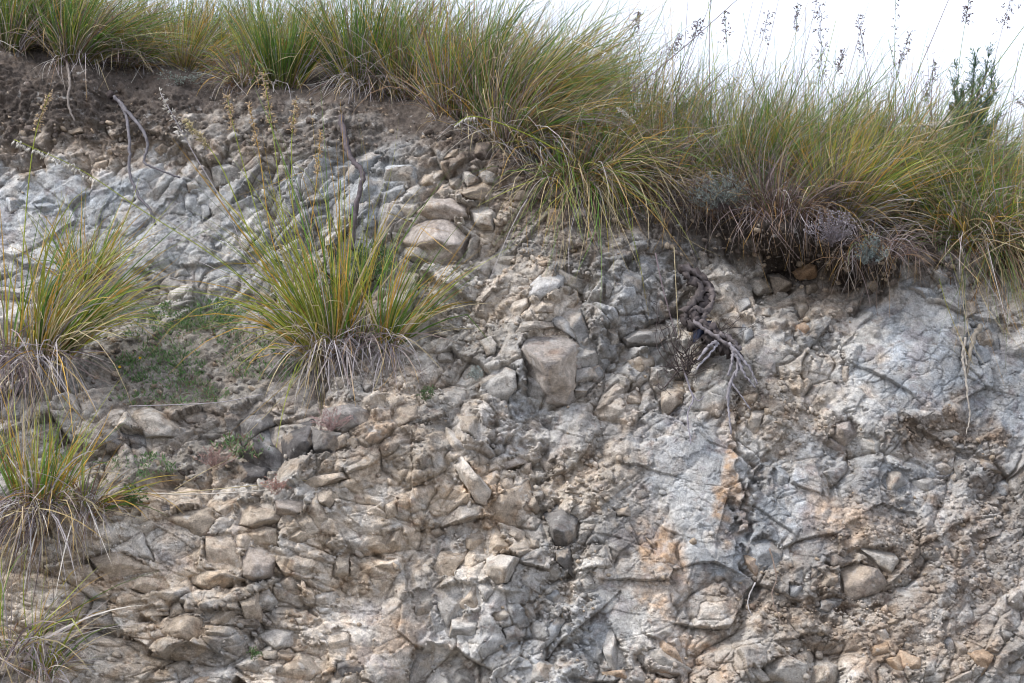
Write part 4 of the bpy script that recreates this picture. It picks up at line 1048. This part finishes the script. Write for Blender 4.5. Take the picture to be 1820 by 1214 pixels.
S([(470,600),(420,410),(340,265),(285,165)], 'white-purple stalk slanting left above the forked root, husks along tip', .4, .35, .25, 'w', 'k', .003, 34, .2, .022)
S([(520,590),(450,430),(390,290),(330,215)], 'pale yellow plume stalk slanting left beside the rounded grey block', .4, .33, .2, 's', 'y', .003, 60, .0, .022, br=.024)
S([(530,590),(470,420),(425,265),(403,170)], 'brown seed stalk, first of the upright ones right of the pale plume', .42, .36, .22, 't', 'y', .0024, 40, .2, .021)
S([(540,590),(485,430),(462,280),(443,186)], 'brown seed stalk, second of the upright ones right of the pale plume', .42, .36, .25, 't', 'o', .0024, 38, .2, .021)
S([(545,590),(508,420),(487,250),(468,128)], 'tallest brown seed stalk of the upright ones above the fountain tussock', .42, .36, .24, 't', 'y', .0024, 46, .2, .021)
S([(550,590),(525,420),(518,270),(525,180)], 'seed stalk leaning slightly right next to the tallest brown one', .42, .36, .22, 't', 'y', .0024, 40, .2, .021)
S([(565,590),(552,430),(562,330),(570,235)], 'rightmost short seed stalk above the fountain tussock', .42, .38, .28, 't', 'o', .0024, 40, .2, .021)
S([(1020,285),(950,245),(880,216),(835,207),(808,222)], 'arching green stem with a drooping white seed head below the crest', .5, .42, .3, 'w', 'y', .003, 30, 1.6, .02, br=.015)
S([(1210,380),(1160,280),(1125,215),(1098,193)], 'bleached feathery plume leaning left over the spilling tussock', .5, .45, .35, 'w', 's', .0024, 40, .1, .014, br=.012)
S([(1720,215),(1620,245),(1540,262),(1475,282)], 'pale husked stalk lying left across the deep green mound', .62, .55, .4, 'w', 's', .0026, 34, .9, .016, br=.012)
S([(1760,190),(1680,215),(1600,222)], 'second pale stalk with thick white husks crossing the broom bush foot', .7, .65, .55, 'w', 's', .0026, 44, .9, .02, br=.016)
S([(1720,235),(1650,275),(1600,320)], 'lower pale stalk drooping left with thin husks on the mound', .6, .55, .45, 's', 's', .0024, 24, .9, .016, br=.012)
S([(1440,370),(1590,430),(1320,300)][:2]+[(1660,455)], 'bleached straw lying down to the right across the golden tussock', .42, .42, 0, 's', 'k', .002)
SKY = [((1300,330),(1296,150),(1288,20),.2),((1345,300),(1338,160),(1365,25),.16),((1395,330),(1408,150),(1418,8),.16),((1452,330),(1462,180),(1456,4),.42),
 ((1582,350),(1588,180),(1592,-25),.4),((1640,330),(1560,190),(1524,30),.2),((1690,300),(1704,120),(1722,2),.16),((1750,250),(1765,120),(1796,-2),.2),((1600,290),(1592,150),(1618,58),.34),
 ((1225,330),(1215,170),(1240,40),.14),((1130,300),(1112,140),(1134,22),.12),((1765,330),(1785,205),(1835,168),.3),((1625,320),(1636,220),(1662,112),.3),((1175,260),(1170,150),(1205,62),.2),((1480,300),(1478,170),(1500,90),.25)]
LABS = ['leftmost seeded stalk reaching the top edge above the grey wormwood', 'seeded stalk second right of the one above the wormwood, tip bent right', 'slim seeded stalk just left of the bushiest seed head', 'bushiest seed head on a stalk against the white sky',
 'straight tall stalk with spaced dark seed clusters left of the broom bush', 'stalk leaning left with a small seed head, between bushiest head and tall dark one', 'thin stalk with a small head above the broom bush', 'seeded stalk right above the broom bush, tip bent right', 'short stalk with a plump curved seed plume bending right', 'faint seeded stalk left of the leftmost tall ones, bent right',
 'leftmost faint seeded stalk over the crest shoulder', 'short seeded stalk bending right off the picture edge', 'short drooping seeded stalk beside the reddish dry weed', 'low arching seeded stalk over the pale fine tussock', 'short seeded stalk right of the bushiest seed head']
for k, (a, b, c_, hd) in enumerate(SKY):
    S([a, b, c_], LABS[k], .95+.05*(k % 4), None, hd, 'p', ['v', 'p', 'v', 'k'][k % 4], .0021, int(rgb.integers(22, 44)*(1.7 if k == 3 else 1)), [.25, .5, .1][k % 3], .018, group='seeded stalks against the sky', br=[.05, .075, .04, .10][k % 4])
for k in range(90):
    x0 = rgb.uniform(660, 1800); y0 = np.interp(x0, hx, hy)+rgb.uniform(-10, 70); ln_ = rgb.uniform(110, 330); an_ = rgb.normal(.12, .28)
    x1 = x0+math.sin(an_)*ln_; y1 = y0-math.cos(an_)*ln_; md = ((x0+x1)/2+rgb.normal(0, 10), (y0+y1)/2)
    S([(x0, y0), md, (x1, y1)], 'bare thin grass stem rising against the sky above the crest', .8+.5*rgb.random(), None, 0, col=['v', 'p', 'y', 'k'][k % 4], r=rgb.uniform(.0018, .003), group='bare stems against the sky')
S([(1120,165),(1220,80),(1315,-5)], 'thick purple-grey bare stem slanting right over the crest shoulder', .8, None, 0, col='p', r=.003)
S([(1480,235),(1585,115)], 'slanting grey-green bare stem right of the bushiest seed head', .8, None, 0, col='v', r=.003)
S([(1560,270),(1630,130),(1690,-10)], 'long purple bare stem slanting right to the top edge left of the broom', .8, None, 0, col='p', r=.003)
S([(1690,225),(1825,40)], 'long bare stem crossing the broom bush and slanting off the right edge', .75, None, 0, col='v', r=.003)
S([(1730,300),(1790,170),(1825,60)], 'steep bare stem right of the broom bush', .8, None, 0, col='v', r=.0026)
S([(238,877),(370,878),(505,868)], 'white dry straw lying flat along the ledge edge', .02, .02, 0, col='w', r=.0022)
S([(250,882),(400,868),(560,852)], 'brown dry straw lying across the white one on the ledge edge', .03, .04, 0, col='s', r=.002)
S([(310,870),(360,840),(420,810)], 'short straw sticking up to the right on the ledge', .05, .1, 0, col='s', r=.002)
S([(230,722),(380,716),(470,700)], 'long pale straw lying in front of the green patch', .22, .22, 0, col='k', r=.002)

# ------------------------------------------------------------------ roots and woody things
def Yb(px, py, out): return float(macro(px, py))-out
def rooted(pts, out, n=16):
    return smooth_path([at(a, b, Yb(a, b, out)) for a, b in pts], n)
rgr = np.random.default_rng(77)
PX = PXM*7.5
def root_thing(name, label, cat, strands, col, out=.05, sides=6, rough=.1, group=None):
    o = rooted(strands[0][0], out)[0].copy(); r = empty(name, o); tag(r, label, cat, group)
    for k, st in enumerate(strands):
        pts, r0, r1 = st[:3]; oo = st[3] if len(st) > 3 else out; cl = st[4] if len(st) > 4 else col
        nm = st[5] if len(st) > 5 else ('main_root' if k == 0 else 'side_root')
        m = MB(); pp = rooted(pts, oo, 6*len(pts)); m.tube(pp+rgr.normal(0, r0*PX*.18, pp.shape), r0*PX, r1*PX, cl, sides, rough, rgr)
        link(nm, m.mesh(nm, M_WOOD, o), r)
    return r
WOOD = (.135, .125, .135); PWOOD = (.22, .205, .22); DWOOD = (.06, .046, .044); BWOOD = (.135, .10, .08)
root_thing('tree_root', 'grey forked root hanging from the brown soil at upper left', 'root',
    [([(203,172),(218,190),(228,225),(230,270),(230,305),(245,345),(268,375),(276,400)], 3.6, 2.4), ([(212,180),(235,208),(256,235),(262,262),(256,288),(285,302),(320,316)], 3.8, 1.8), ([(196,168),(205,176),(215,183)], 8, 6, .07, DWOOD, 'root_knob')], WOOD, .09)
root_thing('tree_root', 'short pale root hanging straight down near the upper left corner', 'root', [([(116,100),(124,140),(121,185),(133,216)], 3.4, 1.6)], (.21, .18, .16), .07)
root_thing('tree_root', 'dark purplish root snaking down left of the flat-faced tan block', 'root', [([(606,205),(613,250),(625,285),(645,306),(638,345),(630,390),(626,445)], 6, 4)], (.095, .078, .085), .09)
stump = root_thing('dead_root_stump', 'gnarled dead root stump with bleached legs hanging on the rock face', 'root stump',
    [([(1205,476),(1236,488),(1256,510),(1258,536),(1236,552),(1224,568),(1246,584),(1276,600),(1300,616)], 10, 11, .07, (.075, .06, .058)),
     ([(1210,472),(1248,496),(1266,520),(1262,545),(1246,560)], 5, 4.5, .11, (.12, .10, .097)), ([(1218,490),(1244,508),(1240,530),(1222,548),(1218,566),(1232,580)], 8, 7, .10, (.09, .075, .072)),
     ([(1230,546),(1252,556),(1250,574),(1262,588)], 5, 4, .13, (.10, .084, .082)), ([(1222,548),(1238,568),(1264,584),(1294,606)], 8, 7, .12, (.085, .07, .07)),
     ([(1232,572),(1262,592),(1290,610),(1306,620)], 3.5, 3.5, .16, (.17, .15, .155)), ([(1250,600),(1276,612),(1304,628),(1316,640)], 10, 8, .10, (.055, .045, .044)), ([(1280,596),(1300,604),(1314,622)], 5, 4, .15, (.15, .13, .13)),
     ([(1296,612),(1310,632),(1313,652),(1300,676),(1294,705),(1296,735),(1299,772)], 4, 1.4, .16, PWOOD), ([(1306,622),(1322,642),(1336,662),(1345,684)], 3.4, 1.5, .17, PWOOD),
     ([(1308,630),(1318,655),(1328,672),(1343,690)], 2.8, 1.2, .18, PWOOD), ([(1272,606),(1256,620),(1240,640)], 3.4, 1.6, .18, PWOOD), ([(1276,610),(1262,628),(1238,656)], 2.6, 1.2, .17, (.30, .285, .31)),
     ([(1302,624),(1301,645),(1294,668)], 3, 1.8, .16, PWOOD), ([(1298,678),(1316,702),(1334,728)], 1.9, 1., .16, PWOOD), ([(1312,640),(1308,668),(1311,662)], 2, 1, .17, PWOOD)], WOOD, .09, 7, .38)
# twiggy dead bush beside it
def twig_bush(name, label, cat, cpx, cpy, ends, out, col, r=1.3, sub=3, spread=18):
    o = at(cpx, cpy, Yb(cpx, cpy, out)); rt = empty(name, o); tag(rt, label, cat); m = MB()
    for ex, ey in ends:
        for q_ in range(sub):
            e = (ex+rgr.normal(0, spread), ey+rgr.normal(0, spread)); mid = ((cpx+e[0])/2+rgr.normal(0, 16), (cpy+e[1])/2+rgr.normal(0, 16))
            st_ = (cpx+rgr.normal(0, 12), cpy+rgr.normal(0, 14)); pp = smooth_path([at(st_[0], st_[1], Yb(*st_, out-.03)), at(mid[0], mid[1], Yb(*mid, out+rgr.uniform(.0, .08))), at(e[0], e[1], Yb(*e, out+rgr.uniform(-.01, .1)))], 9)
            m.tube(pp, r*PX*rgr.uniform(.6, 1.2), .4*PX, col, 4, .1, rgr)
            b0 = pp[6]; m.tube(smooth_path([b0, b0+rgr.normal(0, .03, 3), b0+rgr.normal(0, .06, 3)], 5), .5*PX, .3*PX, col, 3)
    link('twigs', m.mesh('twigs', M_WOOD, o), rt); rt.children[0]['kind'] = 'stuff'
    return rt
twig_bush('dead_bush', 'dark leafless twiggy bush left of the dead root stump', 'bush', 1214, 650, [(1195,575),(1180,540),(1262,575),(1312,556),(1345,572),(1205,600),(1186,640),(1240,610),(1190,660),(1255,650),(1225,590)], .07, DWOOD, 1.3, 3, 10)
root_thing('hanging_root', 'thin pale root dangling below the dark twiggy bush', 'root', [([(1216,658),(1226,690),(1232,710),(1222,738),(1228,790)], 1.8, 1.0), ([(1226,692),(1240,712),(1252,704)], 1.2, .8)], (.26, .24, .27), .05)
S([(1165,450),(1180,520),(1203,600)], 'slim purple-grey dry stem slanting down to the twiggy bush', .42, .36, 0, col='p', r=.0034)
S([(1198,440),(1202,520),(1206,600)], 'straight pale dry stem beside the slanting purple one', .42, .36, 0, col='s', r=.0022)
# dark cloth scrap caught in the stump
cl = MB(); g = 9; o_ = at(1243, 590, Yb(1243, 590, .09)); uvx, uvz = np.meshgrid(np.linspace(0, 1, g), np.linspace(0, 1, g))
cxp = 1232+uvx*(34-14*uvz); czp = 570+uvz*(40-16*uvx)
cv = at(cxp, czp, macro(cxp, czp)-.105+.018*np.sin(uvx*5+uvz*3)); ci = np.arange(g*g).reshape(g, g)
for off_ in (0., .003):
    cq = np.stack([ci[:-1, :-1], ci[1:, :-1], ci[1:, 1:], ci[:-1, 1:]], -1).reshape(-1, 4)
    cl.add(cv.reshape(-1, 3)+np.array([0, off_, 0]), cq.ravel(), np.full(len(cq), 4), np.repeat(np.array([[.012, .016, .035]]), g*g, 0))
tag(link('cloth_scrap', cl.mesh('cloth_scrap', M_WOOD, o_), None, o_), 'dark navy scrap caught behind the dead root stump', 'scrap')
root_thing('bleached_root', 'bleached split root running down the blue-grey slab at far right', 'root',
    [([(1716,600),(1711,635),(1716,665),(1720,705),(1724,740),(1717,772)], 2.6, 1.0), ([(1744,578),(1728,606),(1722,640),(1718,668)], 5, 2.5, .03, (.27, .235, .19)), ([(1706,598),(1714,625),(1718,650)], 2.5, 2)], (.42, .375, .32), .035)
root_thing('thin_root', 'thin curled white root low on the face below the ochre block', 'root', [([(1342,1036),(1332,1058),(1329,1075),(1336,1094)], 1.4, .8)], (.34, .32, .31), .03)
root_thing('thin_root', 'fine brown root hanging under the low ochre block', 'root', [([(1368,975),(1376,1005),(1380,1030),(1372,1060),(1390,1110)], 1.3, .8)], (.2, .15, .12), .05)
for k, (x, y0, y1) in enumerate([(1312,405,450),(1322,410,470),(1348,412,445),(1352,430,478),(1404,415,500),(1412,425,490),(1460,425,470),(1470,440,515),(1482,450,530),(1494,470,535),(1505,450,510),(1520,470,520),(1378,400,440),(1440,420,450),(1532,480,545),(1560,495,560)]):
    root_thing('rootlet', 'wiry brown rootlet dangling below the overhanging dark soil', 'rootlet', [([(x, y0), (x+rgr.uniform(-12, 12), y0+(y1-y0)*.35), (x+rgr.uniform(-14, 14), y0+(y1-y0)*.7), (x+rgr.uniform(-12, 12), y1)], 1.0, .5)], BWOOD, .10, 4, .2, 'rootlets below the overhang')

# ------------------------------------------------------------------ herbs and shrubs
def herb(name, label, cat, px, py, rx, ry, nst, leafn, col, lcol, out=.05, ll=.012, lw=.0025, dots=None, up=.9, Y=None, stem_r=.0012):
    o = at(px, py, Yb(px, py, out) if Y is None else Y); rt = empty(name, o); tag(rt, label, cat)
    m = MB(); lf = MB(); dt = MB()
    for k in range(nst):
        a = rgr.uniform(-1, 1); e = o+np.array([a*rx*PX, rgr.uniform(-.6, .5)*rx*PX, ry*PX*rgr.uniform(.4, 1)*math.sqrt(max(.15, 1-a*a*.8))])
        pp = smooth_path([o+rgr.normal(0, .01, 3), (o+e)/2+rgr.normal(0, .012, 3), e], 7); m.tube(pp, stem_r, stem_r*.5, col, 3)
        for q_ in range(leafn):
            u = rgr.uniform(.25, 1)*6; i = min(int(u), 5); p = pp[i]*(1-(u-i))+pp[i+1]*(u-i)
            lf.leaf(p, norm(pp[i+1]-pp[i])*up+rgr.normal(0, .6, 3), ll*rgr.uniform(.6, 1.3), lw, lcol, rgr)
        if dots is not None:
            for q_ in range(2): dt.grain(pp[-1]+rgr.normal(0, .006, 3), rgr.normal(size=3), .007, .0025, dots, rgr)
    link('stems', m.mesh('stems', M_WOOD, o), rt)['kind'] = 'stuff'; link('leaves', lf.mesh('leaves', M_BLADE, o), rt)['kind'] = 'stuff'
    if dots is not None: link('flower_heads', dt.mesh('flower_heads', M_DRY, o), rt)['kind'] = 'stuff'
    return rt
SIL = (.24, .27, .25)
herb('wormwood_shrub', 'silvery grey wormwood shrub over the dark soil right of centre', 'shrub', 1282, 372, 62, 75, 64, 30, (.11, .085, .085), SIL, .24, .017, .0034, (.30, .22, .10))
herb('tufted_herb', 'lavender-grey tufted herb with tiny white heads on the overhang', 'herb', 1478, 432, 48, 62, 70, 14, (.15, .125, .13), (.23, .21, .235), .20, .010, .0024, (.46, .43, .44))
herb('wormwood_shrub', 'blue-green herb with yellow specks at the right end of the overhang', 'shrub', 1550, 470, 30, 58, 36, 26, (.12, .10, .09), (.26, .31, .30), .20, .015, .0034, (.42, .30, .10))
herb('wormwood_shrub', 'pale green herb sprig poking out of the rust-coloured crest tussock', 'shrub', 1080, 285, 26, 45, 18, 18, (.13, .1, .09), (.22, .26, .2), .16, .014, .003)
herb('wormwood_shrub', 'small grey-green herb on the crest left of the bright green tussock', 'shrub', 330, 150, 60, 34, 30, 18, (.13, .1, .09), (.27, .31, .27), .06, .012, .003)
herb('silver_tuft', 'small silver-green tuft left of the largest grey boulder', 'herb', 846, 672, 12, 26, 18, 18, (.2, .2, .18), (.36, .40, .38), .04, .014, .0022)
herb('green_sprig', 'small green sprig on the dusty slope below the little golden tussock', 'herb', 758, 708, 20, 26, 14, 14, (.12, .1, .06), (.10, .16, .07), .03, .013, .003)
herb('pink_stonecrop', 'pinkish dried stonecrop sprigs on the ledge left of the dark slab', 'herb', 378, 830, 42, 40, 40, 14, (.30, .20, .18), (.36, .24, .21), .05, .010, .002)
herb('pink_stonecrop', 'pinkish dried stonecrop behind the dark slab under the fountain tussock', 'herb', 590, 762, 38, 44, 42, 14, (.32, .22, .21), (.38, .27, .25), .06, .010, .002)
herb('pink_stonecrop', 'small reddish stonecrop at the foot of the dark slab', 'herb', 488, 872, 26, 26, 24, 12, (.32, .2, .17), (.38, .22, .18), .05, .010, .002)
herb('green_sprig', 'green weed beside the orange-spiked low tussock on the left', 'herb', 238, 898, 22, 40, 22, 16, (.12, .12, .06), (.10, .17, .06), .05, .014, .004)
herb('green_sprig', 'tiny green weed in the low rock face at bottom left', 'herb', 450, 1170, 10, 18, 10, 10, (.12, .12, .06), (.11, .19, .07), .05, .012, .003)
# broom bush against the sky
o = at(1715, 300, .95); br_ = empty('broom_bush', o); tag(br_, 'upright dark green broom bush against the white sky at upper right', 'bush')
m = MB(); lf = MB()
for (ex, ey, w_) in [(1692,140,1),(1735,100,1.2),(1760,82,1),(1775,150,1),(1690,190,1.2),(1750,190,1.2),(1720,230,1.2),(1775,210,1.1),(1700,115,.7),(1745,140,1.1),(1684,225,1),(1760,235,1),(1712,160,1),(1730,150,1),(1768,120,1),(1722,200,1.2),(1740,215,1.2),(1706,185,1),(1764,180,1)]:
    e = at(ex, ey, .95+rgr.uniform(-.12, .12)); pp = smooth_path([o, o*.45+e*.55+rgr.normal(0, .02, 3), e], 12); m.tube(pp, .004, .0012, (.05, .045, .04), 4)
    for q_ in range(int(60*w_)):
        u = rgr.uniform(.35, 1)*11; i = min(int(u), 10); p = pp[i]*(1-(u-i))+pp[i+1]*(u-i); d = norm(np.array([rgr.normal(0, .5), rgr.normal(0, .5), 1.])); l_ = rgr.uniform(.025, .06)
        lf.tube(np.array([p, p+d*l_*.5, p+d*l_+rgr.normal(0, .006, 3)]), .0015, .001, (.05, .095, .05), 3)
        for z_ in range(4): lf.leaf(p+d*l_*rgr.uniform(.3, 1), d+rgr.normal(0, .45, 3), .022*rgr.uniform(.6, 1.3), .0024, (.085, .15, .085), rgr)
link('branches', m.mesh('branches', M_WOOD, o), br_); link('foliage', lf.mesh('foliage', M_BLADE, o), br_)['kind'] = 'stuff'
o = at(1660, 270, 1.0); dk = empty('dry_weed', o); tag(dk, 'reddish dry branching weed left of the broom bush against the sky', 'weed'); m = MB()
for (ex, ey) in [(1648,85),(1660,95),(1640,130),(1668,120),(1655,150),(1672,150),(1645,170),(1630,190),(1665,180)]:
    e = at(ex, ey, 1.0); pp = smooth_path([o, o*.5+e*.5+rgr.normal(0, .012, 3), e], 10); m.tube(pp, .0022, .0009, (.16, .10, .10), 3)
    for q_ in range(12):
        i = rgr.integers(4, 10); m.grain(pp[i], rgr.normal(0, .5, 3)+np.array([0, 0, .8]), .016, .002, (.20, .13, .12), rgr)
link('branches', m.mesh('branches', M_WOOD, o), dk)
# green ground cover on the ledge
gc = MB()
def cover(n, cx, cy, rx, ry, cols):
    for k in range(n):
        a = rgr.uniform(0, 6.283); q_ = math.sqrt(rgr.random()); px = cx+math.cos(a)*rx*q_; py = cy+math.sin(a)*ry*q_
        p = at(px, py, Yb(px, py, .03)); l_ = rgr.uniform(.018, .045)
        for z_ in range(5):
            d = norm(np.array([rgr.normal(0, .6), rgr.normal(-.2, .5), rgr.uniform(.3, 1)]))
            gc.leaf(p+rgr.normal(0, .007, 3), d, l_*rgr.uniform(.5, 1.1), .0032, cols[rgr.integers(len(cols))], rgr)
GRC = [(.11, .22, .07), (.14, .24, .09), (.19, .25, .13), (.26, .26, .18), (.10, .18, .08)]
cover(260, 350, 560, 85, 26, GRC); cover(150, 330, 590, 110, 30, GRC+[(.22, .17, .12)]); cover(260, 285, 650, 85, 32, GRC); cover(160, 300, 700, 110, 24, GRC+[(.25, .18, .13)]); cover(180, 660, 470, 40, 34, GRC); cover(150, 470, 640, 80, 40, GRC+[(.25, .2, .15)]); cover(60, 430, 795, 50, 20, GRC+[(.3, .18, .14)]); cover(60, 250, 830, 60, 24, GRC)
o = at(320, 620, .6)
tag(link('ground_cover', gc.mesh('ground_cover', M_BLADE, o), None, o), 'low green ground-cover herbs on the earthy ledge between the tussocks', 'ground cover', None, 'stuff')
for (fx, fy, lab) in [(213, 652, 'tiny yellow flower in the green ground cover beside the arching tussock'), (249, 636, 'smaller yellow flower deeper in the green ground cover')]:
    o = at(fx, fy, Yb(fx, fy, .08)); fl = empty('yellow_flower', o); tag(fl, lab, 'flower'); m = MB(); m.tube(np.array([o-np.array([0, 0, .04]), o-np.array([0, 0, .02]), o]), .001, .001, (.08, .14, .04), 3); link('stem', m.mesh('stem', M_DRY, o), fl)
    m = MB()
    for k in range(9):
        a = k/9*6.283; m.leaf(o, np.array([math.cos(a), -.4, math.sin(a)]), .009, .003, (.75, .5, .02), rgr)
    link('petals', m.mesh('petals', M_DRY, o), fl)
